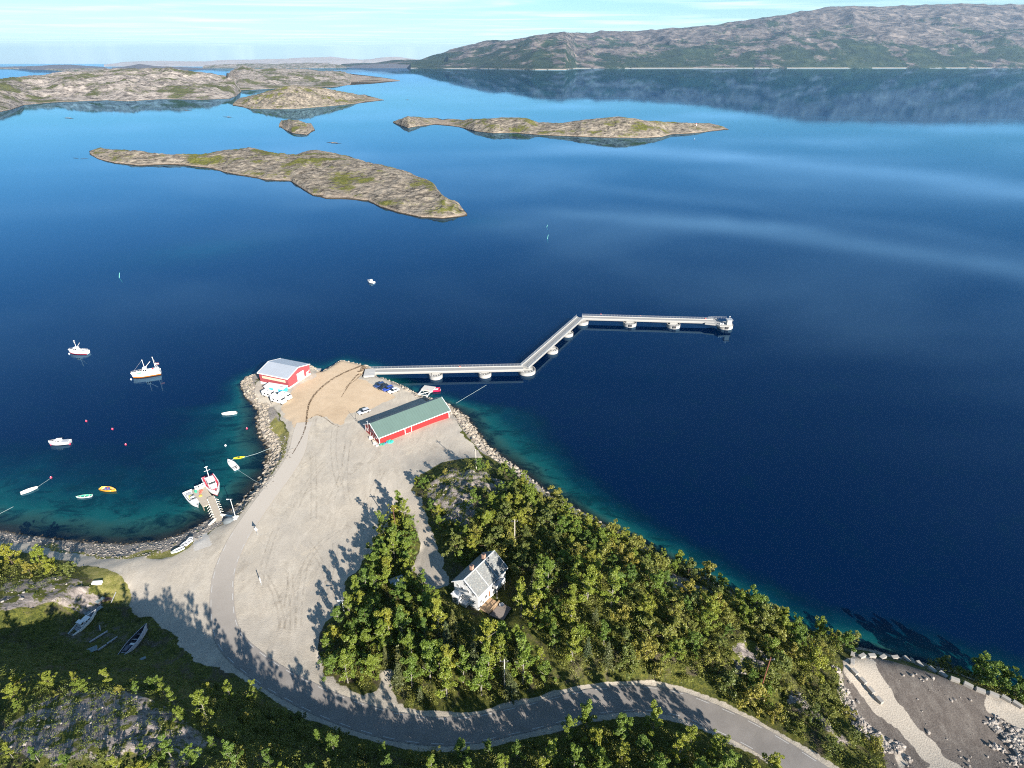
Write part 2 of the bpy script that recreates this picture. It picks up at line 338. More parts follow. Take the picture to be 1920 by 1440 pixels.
def gz(x, y):
    fx = (np.asarray(x, float) - X0) / ST; fy = (np.asarray(y, float) - Y0) / ST
    ix = np.clip(np.floor(fx).astype(int), 0, NX - 2); iy = np.clip(np.floor(fy).astype(int), 0, NY - 2)
    a = np.clip(fx - ix, 0, 1); b = np.clip(fy - iy, 0, 1)
    return (Zg[iy, ix] * (1 - a) + Zg[iy, ix + 1] * a) * (1 - b) + (Zg[iy + 1, ix] * (1 - a) + Zg[iy + 1, ix + 1] * a) * b
def gm(A, x, y):
    ix = np.clip(((np.asarray(x) - X0) / ST).round().astype(int), 0, NX - 1); iy = np.clip(((np.asarray(y) - Y0) / ST).round().astype(int), 0, NY - 1); return A[iy, ix]
def G(u, v, dz=0):
    z = 4.0
    for _ in range(12):
        p = P(u, v, z); z = .5 * z + .5 * float(gz(p.x, p.y))
    p = P(u, v, z); return Vector((p.x, p.y, float(gz(p.x, p.y)) + dz))
def attach(o, name, R_, G_, B_):
    a = o.data.attributes.new(name, 'FLOAT_COLOR', 'POINT'); arr = np.ones((R_.size, 4), np.float32)
    arr[:, 0] = R_.ravel(); arr[:, 1] = G_.ravel(); arr[:, 2] = B_.ravel(); a.data.foreach_set('color', arr.ravel())
def gridfaces(nx, ny):
    i = np.arange(nx - 1)[None] + np.arange(ny - 1)[:, None] * nx
    return np.stack([i, i + 1, i + nx + 1, i + nx], -1).reshape(-1, 4)
# --- ground material
t = NT('ground')
def jag(a, amt=.35, sc=1.2):
    n = t.noise(sc, 5, .7); return t.math('ADD', a, t.math('MULTIPLY', t.math('SUBTRACT', n, .5), amt * 2))
def edge(a, lo=.42, hi=.58):
    nd = t.n('ShaderNodeMapRange'); nd.interpolation_type = 'SMOOTHSTEP'; t.set(nd.inputs[0], a); nd.inputs[1].default_value = lo; nd.inputs[2].default_value = hi; return nd.outputs[0]
a1 = t.sep(t.attr('m1').outputs['Color']); a2 = t.sep(t.attr('m2').outputs['Color']); a3 = t.sep(t.attr('m3').outputs['Color'])
big = t.noise(.05, 6, .6); med = t.noise(.5, 6, .65); fine = t.noise(4, 4, .7); swirl = t.noise(.25, 6, .7, stretch=(1, .35, 1, .9), dist=1.5)
veg = t.ramp(t.math('ADD', t.math('MULTIPLY', t.noise(1.1, 7, .8, dist=.6), .65), t.math('MULTIPLY', fine, .35)), [(.36, (.012, .018, .006)), (.46, (.04, .05, .012)), (.54, (.095, .10, .02)), (.62, (.15, .135, .035)), (.72, (.22, .18, .09)), (.8, (.3, .27, .22))])
veg = t.mix(edge(t.noise(.16, 5, .7, dist=.8), .5, .68), veg, t.mix(fine, (.03, .028, .018), (.13, .105, .07)))
crk = t.noise(.55, 8, .75, stretch=(1, 2.6, 1, .6), dist=.8)
rockc = t.ramp(crk, [(.28, (.035, .03, .03)), (.42, (.15, .13, .115)), (.55, (.28, .24, .215)), (.72, (.42, .37, .33))])
mossy = t.math('ADD', t.noise(.35, 5, .7), 0)
rockc = t.mix(edge(mossy, .49, .56), rockc, t.mix(.4, veg, (.12, .13, .02)))
grav = t.ramp(t.math('ADD', t.math('MULTIPLY', swirl, .55), t.math('MULTIPLY', t.noise(1.8, 6, .85), .45)), [(.3, (.28, .245, .195)), (.5, (.43, .38, .305)), (.7, (.58, .52, .425))])
grav = t.mix(edge(t.noise(.12, 6, .7, dist=1), .58, .74), grav, (.56, .48, .36))
grav = t.mix(t.math('MULTIPLY', edge(t.noise(.3, 8, .8, stretch=(1, .4, 1, 1.2), dist=1), .58, .7), .75), grav, (.2, .165, .13))
grav = t.mix(t.math('MULTIPLY', edge(t.noise(.07, 5, .7), .42, .6), .45), grav, (.35, .32, .275))
wv = t.n('ShaderNodeTexWave', wave_type='RINGS'); t.set(wv.inputs['Vector'], t.pos()); wv.inputs['Scale'].default_value = .9; wv.inputs['Distortion'].default_value = 14; wv.inputs['Detail'].default_value = 3; wv.inputs['Detail Scale'].default_value = .35
grav = t.mix(t.math('MULTIPLY', wv.outputs[0], .28), grav, (.25, .22, .19))
brownc = t.ramp(t.math('ADD', t.math('MULTIPLY', med, .35), t.math('MULTIPLY', big, .65)), [(.3, (.39, .29, .19)), (.5, (.48, .365, .245)), (.7, (.54, .425, .30))])
brownc = t.mix(edge(t.noise(.8, 5, .6), .72, .78), brownc, (.17, .1, .06))
palec = t.ramp(fine, [(.3, (.34, .29, .23)), (.6, (.48, .42, .34)), (.8, (.58, .52, .44))])
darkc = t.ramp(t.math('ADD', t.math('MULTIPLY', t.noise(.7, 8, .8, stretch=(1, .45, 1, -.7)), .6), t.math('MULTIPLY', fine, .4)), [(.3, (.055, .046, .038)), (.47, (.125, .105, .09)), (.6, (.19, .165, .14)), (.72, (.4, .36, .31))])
beach = t.ramp(t.math('ADD', t.math('MULTIPLY', t.noise(1.6, 5, .8), .6), t.math('MULTIPLY', fine, .4)), [(.3, (.07, .06, .055)), (.45, (.19, .17, .15)), (.6, (.33, .29, .25)), (.75, (.5, .45, .39))])
concc = t.ramp(med, [(.3, (.4, .37, .33)), (.7, (.5, .47, .42))])
drygr = t.ramp(t.math('ADD', t.math('MULTIPLY', med, .5), t.math('MULTIPLY', fine, .5)), [(.35, (.09, .1, .02)), (.5, (.19, .18, .05)), (.65, (.3, .25, .11))])
c = t.mix(edge(jag(a1[2], .3, .5)), veg, rockc)
c = t.mix(edge(jag(a3[0], .3, .7)), c, beach)
c = t.mix(edge(jag(a2[2], .45, .5)), c, drygr)
c = t.mix(edge(jag(a1[0], .22, .7)), c, grav)
c = t.mix(edge(jag(a1[1], .12, .5)), c, brownc)
c = t.mix(t.math('MULTIPLY', edge(jag(a2[0], .25, .8)), .8), c, palec)
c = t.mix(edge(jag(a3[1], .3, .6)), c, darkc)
c = t.mix(edge(jag(a2[1], .2, .5)), c, palec)
c = t.mix(edge(a3[2]), c, concc)
sg = t.sep(t.pos())
seaw = t.mix(edge(t.noise(.3, 5, .7), .45, .6), (.10, .15, .10), (.03, .045, .03))
c = t.mix(edge(sg[2], .45, -.1), c, t.mix(edge(sg[2], -.2, -1.2), (.05, .045, .035), seaw))
hgt = t.math('ADD', t.math('MULTIPLY', fine, .15), t.math('MULTIPLY', crk, t.math('MULTIPLY', a1[2], .6)))
t.bsdf(c, .95, t.bump(hgt, .8, .6), Specular_IOR_Level=.15)
GROUND = t.m
Vt = np.stack([GX, GY, Zg], -1).reshape(-1, 3)
terrain = np_mesh('ground', Vt, gridfaces(NX, NY), GROUND); tag(terrain, 'rocky headland ground with gravel quay, grass and bare rock', kind='structure')
beachm = ss(9, 7, CD) * ss(0, 1.5, 3.2 - Zg) * (1 - gravel) * ss(-1, 0, CD)
beachm = np.maximum(beachm, ss(5.5, 4.5, CD) * ss(-2, 0, CD) * (wq + ss(3.4, 2.5, Zg) > .5))
grassm = np.maximum(sand_grass, embank * .62)
attach(terrain, 'm1', np.maximum(gravel, rd_sh * .9), brown, rockm * .85)
attach(terrain, 'm2', np.maximum(tongue, 0), np.maximum(pale, rubble * .75), grassm)
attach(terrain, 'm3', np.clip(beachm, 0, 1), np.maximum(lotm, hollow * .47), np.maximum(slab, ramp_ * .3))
# land away to the south, behind and below the camera, so the headland has no cut edge
def fill(name, xs, ys):
    A, B = np.meshgrid(xs, ys); d = sdf(A, B, coast); Zf = Tf(A, B); Zf = np.where(d > 0, np.minimum(Zf, .6 * d), -14 + 0 * A)
    Zf = np.clip(Zf, -14, 46) - .3
    o = np_mesh(name, np.stack([A, B, Zf], -1).reshape(-1, 3), gridfaces(len(xs), len(ys)), GROUND); tag(o, kind='structure')
    z = np.zeros(A.shape)
    for k in ('m1', 'm2', 'm3'): attach(o, k, z, z, z)
fill('hillside', np.arange(-330, 270, 4.), np.arange(-70, 26.1, 4.))
fill('hillside', np.arange(-330, X0 + .1, 4.), np.arange(22, 134, 4.))
# ---- road
def ribbon(ca, off0, off1, dz, name, mat, parent=None, s0=0, s1=1e9):
    d = np.gradient(ca[:, :2], axis=0); d /= np.linalg.norm(d, axis=1)[:, None]; nrm = np.stack([-d[:, 1], d[:, 0]], 1)
    seg = np.r_[0, np.cumsum(np.linalg.norm(np.diff(ca[:, :2], axis=0), axis=1))]; m = (seg >= s0) & (seg <= s1)
    A = np.c_[ca[m][:, :2] + nrm[m] * off0, ca[m][:, 2] + dz]; B = np.c_[ca[m][:, :2] + nrm[m] * off1, ca[m][:, 2] + dz]
    return A, B, seg
t = NT('asphalt'); f1 = t.noise(.3, 5, .6); f2 = t.noise(6, 4, .8); f3 = t.noise(.06, 2)
base = t.ramp(t.math('ADD', t.math('MULTIPLY', f1, .5), t.math('MULTIPLY', f2, .5)), [(.3, (.17, .155, .14)), (.7, (.28, .255, .23))])
ymap = t.n('ShaderNodeMapRange'); t.set(ymap.inputs[0], t.sep(t.pos())[1]); ymap.inputs[1].default_value = 82; ymap.inputs[2].default_value = 135
base = t.mix(ymap.outputs[0], base, t.mix(f2, (.37, .33, .28), (.48, .43, .365)))   # the old stretch is worn pale with gravel dust
t.bsdf(base, .9, t.bump(f2, .3, .05), Specular_IOR_Level=.2); ASPH = t.m
A, B, seg = ribbon(RCa, -2.75, 2.75, .06, '', None)
n = len(A); road = np_mesh('road', np.r_[A, B], [(i, i + 1, n + i + 1, n + i) for i in range(n - 1)], ASPH, smooth=False); tag(road, 'grey two lane road curving past the gravel yard', kind='structure')
i0 = int(np.argmin(np.abs(RCa[:, 0] - P(453, 999, 3).x) + np.abs(RCa[:, 1] - P(453, 999, 3).y)))
mk = MB(); s = seg[i0]
dd = np.gradient(RCa[:, :2], axis=0); dd /= np.linalg.norm(dd, axis=1)[:, None]; nn = np.stack([-dd[:, 1], dd[:, 0]], 1)
while s < seg[-1] - 3:
    for off in (-2.4, 2.4):
        q = []
        for w in (0, .5, 1):
            ss_ = s + w * 2.3; c_ = [np.interp(ss_, seg, RCa[:, k]) for k in range(3)]; nx_ = [np.interp(ss_, seg, nn[:, k]) for k in range(2)]
            q += [(c_[0] + nx_[0] * (off - .06), c_[1] + nx_[1] * (off - .06), c_[2] + .066), (c_[0] + nx_[0] * (off + .06), c_[1] + nx_[1] * (off + .06), c_[2] + .066)]
        mk.add(q, [(0, 1, 3, 2), (2, 3, 5, 4)])
    s += 4.6
o = mk.build('edge_line', M((.56, .55, .52), .8, .3, scale=3)); tag(o, kind='structure')
# ------------------------------------------------------------------ sea
xs = np.r_[-60000, -30000, -15000, -8000, -4000, -2500, -1600, -1100, -800, np.arange(-640, -225, 15), np.arange(-220, 220, 2.5), np.arange(225, 640, 20), 800, 1100, 1600, 2500, 4000, 8000, 15000, 30000, 60000.]
ys = np.r_[-1500, -600, -200, np.arange(-100, 20, 20), np.arange(20, 300, 2.5), np.arange(305, 780, 12), 900, 1100, 1500, 2100, 3000, 4500, 7000, 11000, 17000, 27000, 40000, 62000.]
A, B = np.meshgrid(xs, ys); near = (A > X0) & (A < X1 - 1) & (B > Y0) & (B < Y1 - 1)
dep = np.where(near, -gz(np.clip(A, X0, X1 - 1), np.clip(B, Y0, Y1 - 1)), -sdf(A, B, coast) * .5 + 0 * A); dep = np.clip(dep, -5, 14)
sh = P(385, 468); q = np.exp(-(((A - sh.x - .5 * (B - sh.y)) / 42) ** 2 + ((B - sh.y) / 38) ** 2)); dep = dep * (1 - q * .5)
sh = P(900, 415); q = np.exp(-(((A - sh.x) / 30) ** 2 + ((B - sh.y) / 30) ** 2)); dep = dep * (1 - q * .35)
sea = np_mesh('sea', np.stack([A, B, 0 * A], -1).reshape(-1, 3), gridfaces(len(xs), len(ys)), None); tag(sea, 'calm blue fjord water turning teal over the shallows', kind='structure')
a = sea.data.attributes.new('depth', 'FLOAT', 'POINT'); a.data.foreach_set('value', dep.astype(np.float32).ravel())
t = NT('sea'); dp = t.attr('depth').outputs['Fac']; bl = t.noise(.11, 6, .7); bl2 = t.noise(.9, 4, .7)
dn = t.math('ADD', dp, t.math('MULTIPLY', t.math('MULTIPLY', t.math('SUBTRACT', bl, .5), 9), t.math('DIVIDE', dp, 8.0, True)))
dd_ = t.math('DIVIDE', dn, 14)
body = t.ramp(dd_, [(0, (.10, .10, .06)), (.06, (.028, .075, .058)), (.2, (.004, .06, .06)), (.45, (.0006, .022, .035)), (.72, (.0003, .009, .024)), (1, (.0002, .0062, .0275))])
body = t.mix(t.math('MULTIPLY', t.math('SUBTRACT', 1, dd_, True), edge(t.noise(.16, 7, .75, stretch=(.5, 1, 1, -.35), dist=.8), .46, .62)), body, (.0005, .012, .016))
df = t.n('ShaderNodeBsdfDiffuse'); t.set(df.inputs[0], body)
tr = t.n('ShaderNodeBsdfTransparent'); t.set(tr.inputs[0], (.35, .62, .58, 1))
tf = t.n('ShaderNodeMapRange'); t.set(tf.inputs[0], dp); tf.inputs[1].default_value = 0; tf.inputs[2].default_value = 2.6; tf.inputs[3].default_value = .85; tf.inputs[4].default_value = 0; tf.interpolation_type = 'SMOOTHSTEP'
mx = t.n('ShaderNodeMixShader'); t.set(mx.inputs[0], tf.outputs[0]); t.set(mx.inputs[1], df.outputs[0]); t.set(mx.inputs[2], tr.outputs[0])
rip = t.noise(.8, 5, .7, stretch=(1, 1.6, 1, .3)); bm_ = t.bump(rip, .016, .3)
gl = t.n('ShaderNodeBsdfGlossy'); wr = t.ramp(t.noise(.006, 6, .65, stretch=(.5, 1.6, 1, -.15), dist=.6), [(.42, .01), (.62, .045)]); t.set(gl.inputs['Roughness'], wr); t.set(gl.inputs['Normal'], bm_); t.set(gl.inputs[0], (.36, .69, 1, 1))
fr = t.n('ShaderNodeFresnel'); fr.inputs[0].default_value = 1.43; 
m2 = t.n('ShaderNodeMixShader'); t.set(m2.inputs[0], fr.outputs[0]); t.set(m2.inputs[1], mx.outputs[0]); t.set(m2.inputs[2], gl.outputs[0])
t.t.links.new(m2.outputs[0], t.out.inputs[0]); sea.data.materials.append(t.m)
# ------------------------------------------------------------------ islands and far shores
def rockmat(name, r0, r1, g0, g1, sc, gthr, tide=1.5):
    t = NT(name)
    geo = t.pos(); z = t.sep(geo)[2]
    n1 = t.noise(.09 * sc, 8, .7, stretch=(1, 1.8, 2.5, .4), dist=.6); n2 = t.noise(.02 * sc, 6, .65); n3 = t.noise(.4 * sc, 4, .7)
    rk = t.ramp(n1, [(.34, tuple(x * .22 for x in r0)), (.45, r0), (.56, r1), (.75, tuple(min(1, x * 1.3) for x in r1))])
    gr = t.ramp(n3, [(.3, g0), (.7, g1)])
    up = t.sep(t._g.outputs['Normal'])[2]
    gf = t.n('ShaderNodeMapRange'); t.set(gf.inputs[0], t.math('ADD', t.math('ADD', n2, t.math('MULTIPLY', n1, .5)), t.math('MULTIPLY', up, .25))); gf.inputs[1].default_value = gthr; gf.inputs[2].default_value = gthr + .09; gf.interpolation_type = 'SMOOTHSTEP'
    c = t.mix(gf.outputs[0], rk, gr)
    tb = t.n('ShaderNodeMapRange'); t.set(tb.inputs[0], t.math('ADD', z, t.math('MULTIPLY', n3, tide * .6))); tb.inputs[1].default_value = tide * 1.7; tb.inputs[2].default_value = tide * .9
    c = t.mix(tb.outputs[0], c, t.mix(n3, tuple(x * .75 for x in r1), (.38, .29, .22)))
    wd = t.n('ShaderNodeMapRange'); t.set(wd.inputs[0], t.math('SUBTRACT', z, t.math('MULTIPLY', n1, tide * .7))); wd.inputs[1].default_value = tide * .25; wd.inputs[2].default_value = -tide * .1
    c = t.mix(wd.outputs[0], c, (.05, .042, .03))
    t.bsdf(c, .95, t.bump(n1, .9, 3 / sc), Specular_IOR_Level=.1); return t.m
ISL = rockmat('island_rock', (.13, .112, .09), (.28, .24, .19), (.07, .085, .015), (.16, .15, .045), 1.0, 1.0)
ISL2 = rockmat('island_rock_pale', (.17, .15, .135), (.35, .31, .275), (.06, .07, .035), (.11, .115, .05), .35, .985, 1.5)
def strip(name, near, top, mat, a2=.55, h=None, W=None, back=None, amp=2, sc=30, nu=240, nt=44, pw=.62, seed=1, label=None, rid=True):
    un = np.array([p[0] for p in near], float); vn = np.array([p[1] for p in near], float)
    ut = np.array([p[0] for p in top], float); vt = np.array([p[1] for p in top], float)
    u = np.linspace(max(un[0], ut[0]), min(un[-1], ut[-1]), nu); VN = np.interp(u, un, vn); VT = np.minimum(np.interp(u, ut, vt), VN - .15)
    rows = []
    for i in range(nu):
        a = P(u[i], VN[i], 0); e = min(1, i / (nu * .06) + .02, (nu - 1 - i) / (nu * .06) + .02) ** .7
        if h is not None:
            hh = h * e * (.35 + .65 * min(1, (VN[i] - VT[i]) / (max(VN - VT) * .6)))
            r = P(u[i], VT[i], hh); da, dr = math.hypot(a.x, a.y), math.hypot(r.x, r.y)
            if dr < da * 1.004: r = PD(u[i], VT[i], da * 1.004); dr = da * 1.004
        else:
            da = math.hypot(a.x, a.y); dr = da + W * e; r = PD(u[i], VT[i], dr)
            if r.z < 1.5: q_ = P(u[i], VT[i], 1.5); dr = max(math.hypot(q_.x, q_.y), da * 1.002); r = PD(u[i], VT[i], dr)
        rows.append((a, r, da, dr, (back if back else (dr - da)) ))
    Vs = np.zeros((nu, nt, 3))
    ts = np.linspace(-.06, 1.0, nt)
    for i, (a, r, da, dr, bk) in enumerate(rows):
        ax, ay = a.x / da, a.y / da; rx, ry = r.x / dr, r.y / dr
        nfront = int(nt * .7)
        for j in range(nt):
            if j < nfront:
                s_ = (j - 1) / (nfront - 2); sx = max(s_, 0)
                d = da + (dr - da) * s_; z = r.z * (sx ** pw) if s_ >= 0 else -2 - .02 * (dr - da)
                x = (ax * (1 - sx) + rx * sx) * d; y = (ay * (1 - sx) + ry * sx) * d
            else:
                s_ = (j - nfront + 1) / (nt - nfront); d = dr + bk * s_; x, y = rx * d, ry * d; z = r.z * (1 - s_ ** 1.6) - 4 * (s_ > .99)
            Vs[i, j] = (x, y, z)
    zr = np.maximum(Vs[:, :, 2], 0); env = np.minimum(zr / (zr.max() * .25 + 1e-6), 1)
    nz = (fbm(Vs[:, :, 0] / sc, Vs[:, :, 1] / sc, 5, seed, rid) - (.62 if rid else .5)) * 2
    nz2 = fbm(Vs[:, :, 0] / (sc * .28), Vs[:, :, 1] / (sc * .28), 4, seed + 40, True) - .6
    js = np.arange(nt)[None]; rdg = 1 - .6 * np.exp(-((js - nt * .7) / (nt * .12)) ** 2) * (W is not None)
    Vs[:, :, 2] += (nz * amp + nz2 * amp * a2) * env * rdg
    Vs[:, 1:-1, 2] = np.maximum(Vs[:, 1:-1, 2], .15 * (zr[:, 1:-1] > 0))
    # shoreline wiggle
    o = np_mesh(name, Vs.reshape(-1, 3), gridfaces(nt, nu), mat); tag(o, label, kind='structure'); return o
strip('island', [(168, 290), (185, 299), (215, 306), (260, 311), (310, 309), (350, 311), (390, 315), (425, 324), (460, 331), (500, 338), (545, 340), (560, 350), (585, 366), (612, 373), (650, 374), (690, 377), (712, 388), (750, 400), (790, 408), (830, 410), (876, 405)],
      [(168, 286), (190, 282), (230, 284), (290, 289), (340, 292), (380, 292), (420, 287), (470, 285), (510, 292), (560, 298), (600, 299), (650, 307), (700, 319), (750, 332), (800, 347), (812, 352), (830, 368), (855, 382), (876, 402)], ISL, h=11, amp=3.2, sc=34, nu=420, nt=70, seed=3, label='long low rocky island nearest the quay')
strip('island', [(737, 230), (752, 236), (765, 240), (790, 236), (815, 234), (860, 238), (890, 246), (925, 250), (960, 249), (1010, 253), (1050, 255), (1130, 258), (1200, 259), (1240, 257), (1260, 252), (1300, 250), (1366, 243)],
      [(737, 228), (765, 219), (800, 222), (830, 228), (870, 226), (900, 223), (960, 221), (990, 223), (1010, 231), (1050, 232), (1090, 224), (1160, 219), (1210, 226), (1250, 230), (1310, 231), (1350, 237), (1366, 242)], ISL, W=95, amp=5, sc=60, nu=420, nt=60, seed=11, label='narrow humped island left of the open fjord')
strip('island', [(523, 238), (535, 244), (548, 250), (575, 253), (590, 245)], [(523, 234), (540, 225), (560, 226), (580, 234), (590, 242)], ISL, W=110, amp=3, sc=30, nu=80, nt=40, seed=5, label='small round islet')
strip('island', [(436, 198), (470, 204), (520, 205), (560, 204), (620, 199), (680, 193), (720, 188)], [(436, 194), (470, 182), (500, 171), (540, 162), (570, 161), (610, 167), (650, 176), (690, 184), (720, 187)], ISL, W=300, amp=16, sc=110, nu=260, nt=60, seed=8, label='grey dome shaped island')
strip('island', [(-60, 216), (0, 210), (20, 206), (45, 197), (100, 192), (200, 188), (240, 190), (300, 186), (380, 187), (430, 185), (443, 180), (452, 172)],
      [(-60, 156), (0, 151), (60, 143), (130, 137), (200, 133), (260, 132), (320, 127), (350, 134), (400, 141), (440, 152), (452, 170)], ISL2, W=1100, amp=36, sc=330, nu=420, nt=120, seed=14, label='large knobbly island of bare pale rock', pw=.8)
strip('island', [(425, 170), (500, 167), (560, 163), (620, 164), (650, 160), (700, 157), (750, 152)], [(425, 137), (455, 123), (480, 130), (520, 128), (570, 130), (600, 134), (645, 137), (660, 145), (700, 148), (750, 151)], ISL2, W=2200, amp=26, sc=330, nu=300, nt=80, seed=18, label='low pale islands behind the dome shaped one', pw=.8)
for i, (a, b, lab) in enumerate([((612, 267), (640, 269), 'flat skerry'), ((120, 221), (138, 222), 'skerry'), ((418, 219), (436, 220), 'skerry'), ((343, 207), (360, 207.5), 'skerry'), ((136, 296), (148, 297), 'skerry'), ((150, 298), (166, 297.5), 'skerry'), ((760, 187), (768, 187.5), 'skerry')]):
    m = MB(); p = P(*a); q = P(*b); d = (q - p); L = d.length; k = max(4, int(L / 3))
    rings = []
    for j in range(k + 1):
        s_ = j / k; w = L * .14 * math.sin(math.pi * min(max(s_, .04), .96)) * random.uniform(.6, 1.2); hgt = max(.4, L * .035) * math.sin(math.pi * min(max(s_, .08), .92)) * random.uniform(.5, 1.2)
        c = p + d * s_ + Vector((0, random.uniform(-1, 1) * L * .03, 0)); rings.append([(c.x, c.y - w, -.5), (c.x, c.y - w * .5, hgt * .8), (c.x, c.y, hgt), (c.x, c.y + w * .6, hgt * .6), (c.x, c.y + w, -.5)])
    m.loft(rings); tag(m.build('skerry', ISL, smooth=False), kind='structure')
# mountain across the fjord
def mtmat():
    t = NT('mountain_rock'); sc = .0016
    z = t.sep(t.pos())[2]
    n1 = t.noise(sc, 9, .68, stretch=(1, 1, 3, .3), dist=.5); n2 = t.noise(sc * .5, 8, .7, dist=.4); n3 = t.noise(sc * 2.0, 8, .7, stretch=(1, 1, 2.6, .5), dist=.9)
    rk = t.ramp(n3, [(.34, (.015, .017, .028)), (.45, (.075, .065, .062)), (.54, (.135, .115, .105)), (.7, (.27, .22, .185))])
    gr = t.ramp(n3, [(.3, (.008, .016, .014)), (.5, (.022, .036, .022)), (.75, (.06, .07, .035))])
    f = t.math('ADD', t.math('MULTIPLY', z, -.00030), t.math('ADD', t.math('MULTIPLY', n1, 1.1), t.math('MULTIPLY', t.math('SUBTRACT', n2, .45), 1.6)))
    mr = t.n('ShaderNodeMapRange'); t.set(mr.inputs[0], f); mr.inputs[1].default_value = .44; mr.inputs[2].default_value = .56; mr.interpolation_type = 'SMOOTHSTEP'
    c = t.mix(mr.outputs[0], rk, gr)
    tb = t.n('ShaderNodeMapRange'); t.set(tb.inputs[0], t.math('ADD', z, t.math('MULTIPLY', n1, 12))); tb.inputs[1].default_value = 26; tb.inputs[2].default_value = 16
    c = t.mix(t.math('MULTIPLY', tb.outputs[0], t.math('GREATER_THAN', n1, .47)), c, (.27, .23, .19))
    t.bsdf(c, 1, t.bump(n3, .6, 50), Specular_IOR_Level=.05); return t.m
MT = mtmat()
strip('mountain', [(770, 128.5), (900, 129), (1000, 131), (1060, 131), (1080, 128.6), (1300, 128.3), (1500, 128.2), (1700, 128), (1920, 128), (2500, 128)],
      [(770, 118), (790, 112), (830, 101), (870, 86), (900, 79), (960, 72), (1040, 63), (1100, 61), (1150, 59), (1230, 58), (1300, 51), (1340, 48), (1400, 39), (1470, 26), (1530, 18), (1590, 12), (1700, 10), (1800, 9), (1920, 9), (2200, 15), (2500, 40)], MT, a2=1.3, W=5500, back=5000, amp=150, sc=2600, nu=640, nt=150, pw=.85, seed=23, label='long treeless mountain across the fjord')
strip('mountain', [(640, 126), (700, 126.5), (800, 127.5), (840, 128)], [(640, 120), (700, 118), (740, 112), (790, 112), (840, 105)], MT, W=3500, amp=40, sc=1500, nu=120, nt=60, seed=26, label='low blue headland at the mountain foot')
FAR = M((.4, .37, .36), .95, .3, scale=.0008); FAR2 = M((.1, .1, .12), .95, .3, scale=.002)
strip('far_shore', [(195, 124.6), (400, 124.6), (600, 124.6), (850, 125)], [(195, 121), (230, 117), (300, 115), (380, 115), (430, 112), (520, 111), (560, 109), (600, 107), (620, 106), (650, 109), (680, 113), (720, 108), (750, 107), (790, 111), (850, 113)], FAR, W=5000, amp=70, sc=1800, nu=300, nt=40, seed=31, label='pale far shore on the horizon')
strip('far_shore', [(-60, 126), (0, 126.5), (60, 131), (190, 129), (200, 128)], [(-60, 124.5), (0, 125), (60, 124), (90, 122), (130, 121), (190, 125), (200, 127)], FAR2, W=900, amp=14, sc=500, nu=120, nt=30, seed=33, label='low dark islands on the left horizon')
strip('far_shore', [(210, 131), (260, 132), (330, 131), (400, 130)], [(210, 127), (235, 124), (262, 120), (290, 124), (340, 126), (400, 129)], FAR2, W=900, amp=18, sc=500, nu=120, nt=30, seed=35, label='dark blue hummock behind the large island')
strip('far_shore', [(-60, 129), (60, 129.5), (140, 134), (230, 133), (300, 131)], [(-60, 127.5), (0, 127), (60, 127.5), (120, 129.5), (160, 128), (220, 128.5), (300, 129.5)], ISL2, W=800, amp=12, sc=300, nu=160, nt=40, seed=41, label='thin pale skerries left of the large island')
strip('far_shore', [(380, 128), (470, 128), (560, 128), (650, 127.5)], [(380, 124.5), (420, 121), (470, 119), (520, 121), (580, 118), (620, 120), (650, 124)], ISL2, W=2600, amp=45, sc=900, nu=200, nt=40, seed=43, label='pale rocky islands in front of the far shore')
strip('far_shore', [(655, 127.5), (700, 128), (760, 128), (800, 128)], [(655, 125), (690, 121), (720, 119), (760, 121), (800, 124)], FAR2, W=1500, amp=25, sc=700, nu=120, nt=30, seed=45, label='low bluish islands left of the mountain foot')
# ------------------------------------------------------------------ haze
m = MB(); m.box(-70000, 70000, -2500, 72000, -16, 1500); hz = m.build('haze', None or D.materials.new('haze')); tag(hz, 'thin blue air haze', kind='stuff')
hm = hz.data.materials[0]; hm.use_nodes = True; hm.node_tree.nodes.clear(); o_ = hm.node_tree.nodes.new('ShaderNodeOutputMaterial'); pv = hm.node_tree.nodes.new('ShaderNodeVolumePrincipled')
pv.inputs['Color'].default_value = (.46, .72, 1, 1); pv.inputs['Density'].default_value = HAZE; pv.inputs['Anisotropy'].default_value = .2
hm.node_tree.links.new(pv.outputs[0], o_.inputs['Volume'])
# ------------------------------------------------------------------ light
EL, AZ = math.radians(24), math.radians(147)     # sun height; bearing clockwise from +Y
sd = Vector((math.cos(EL) * math.sin(AZ), math.cos(EL) * math.cos(AZ), math.sin(EL)))
sl = D.lights.new('sun', 'SUN'); sl.energy = 5.0; sl.angle = math.radians(.5); sl.color = (1, .93, .84); so = D.objects.new('sun', sl); C.objects.link(so)
so.rotation_euler = (-sd).to_track_quat('-Z', 'Y').to_euler(); so.location = (0, 0, 300)
w = D.worlds.new('World'); bpy.context.scene.world = w; w.use_nodes = True; wt = w.node_tree; wt.nodes.clear()
def wn(ty, **k):
    n = wt.nodes.new(ty)
    for a, b in k.items(): setattr(n, a, b)
    return n
out = wn('ShaderNodeOutputWorld'); bg = wn('ShaderNodeBackground'); sky = wn('ShaderNodeTexSky', sky_type='NISHITA', sun_disc=False, sun_elevation=EL, sun_rotation=AZ, altitude=0, air_density=1.0, dust_density=.3, ozone_density=2.0)
bg.inputs[1].default_value = .062
tc = wn('ShaderNodeTexCoord'); sp = wn('ShaderNodeSeparateXYZ'); wt.links.new(tc.outputs['Generated'], sp.inputs[0])
def wm(op, a, b=0., clamp=False):
    n = wn('ShaderNodeMath', operation=op, use_clamp=clamp)
    for i, x in enumerate((a, b)):
        if isinstance(x, (int, float)): n.inputs[i].default_value = x
        else: wt.links.new(x, n.inputs[i])
    return n.outputs[0]
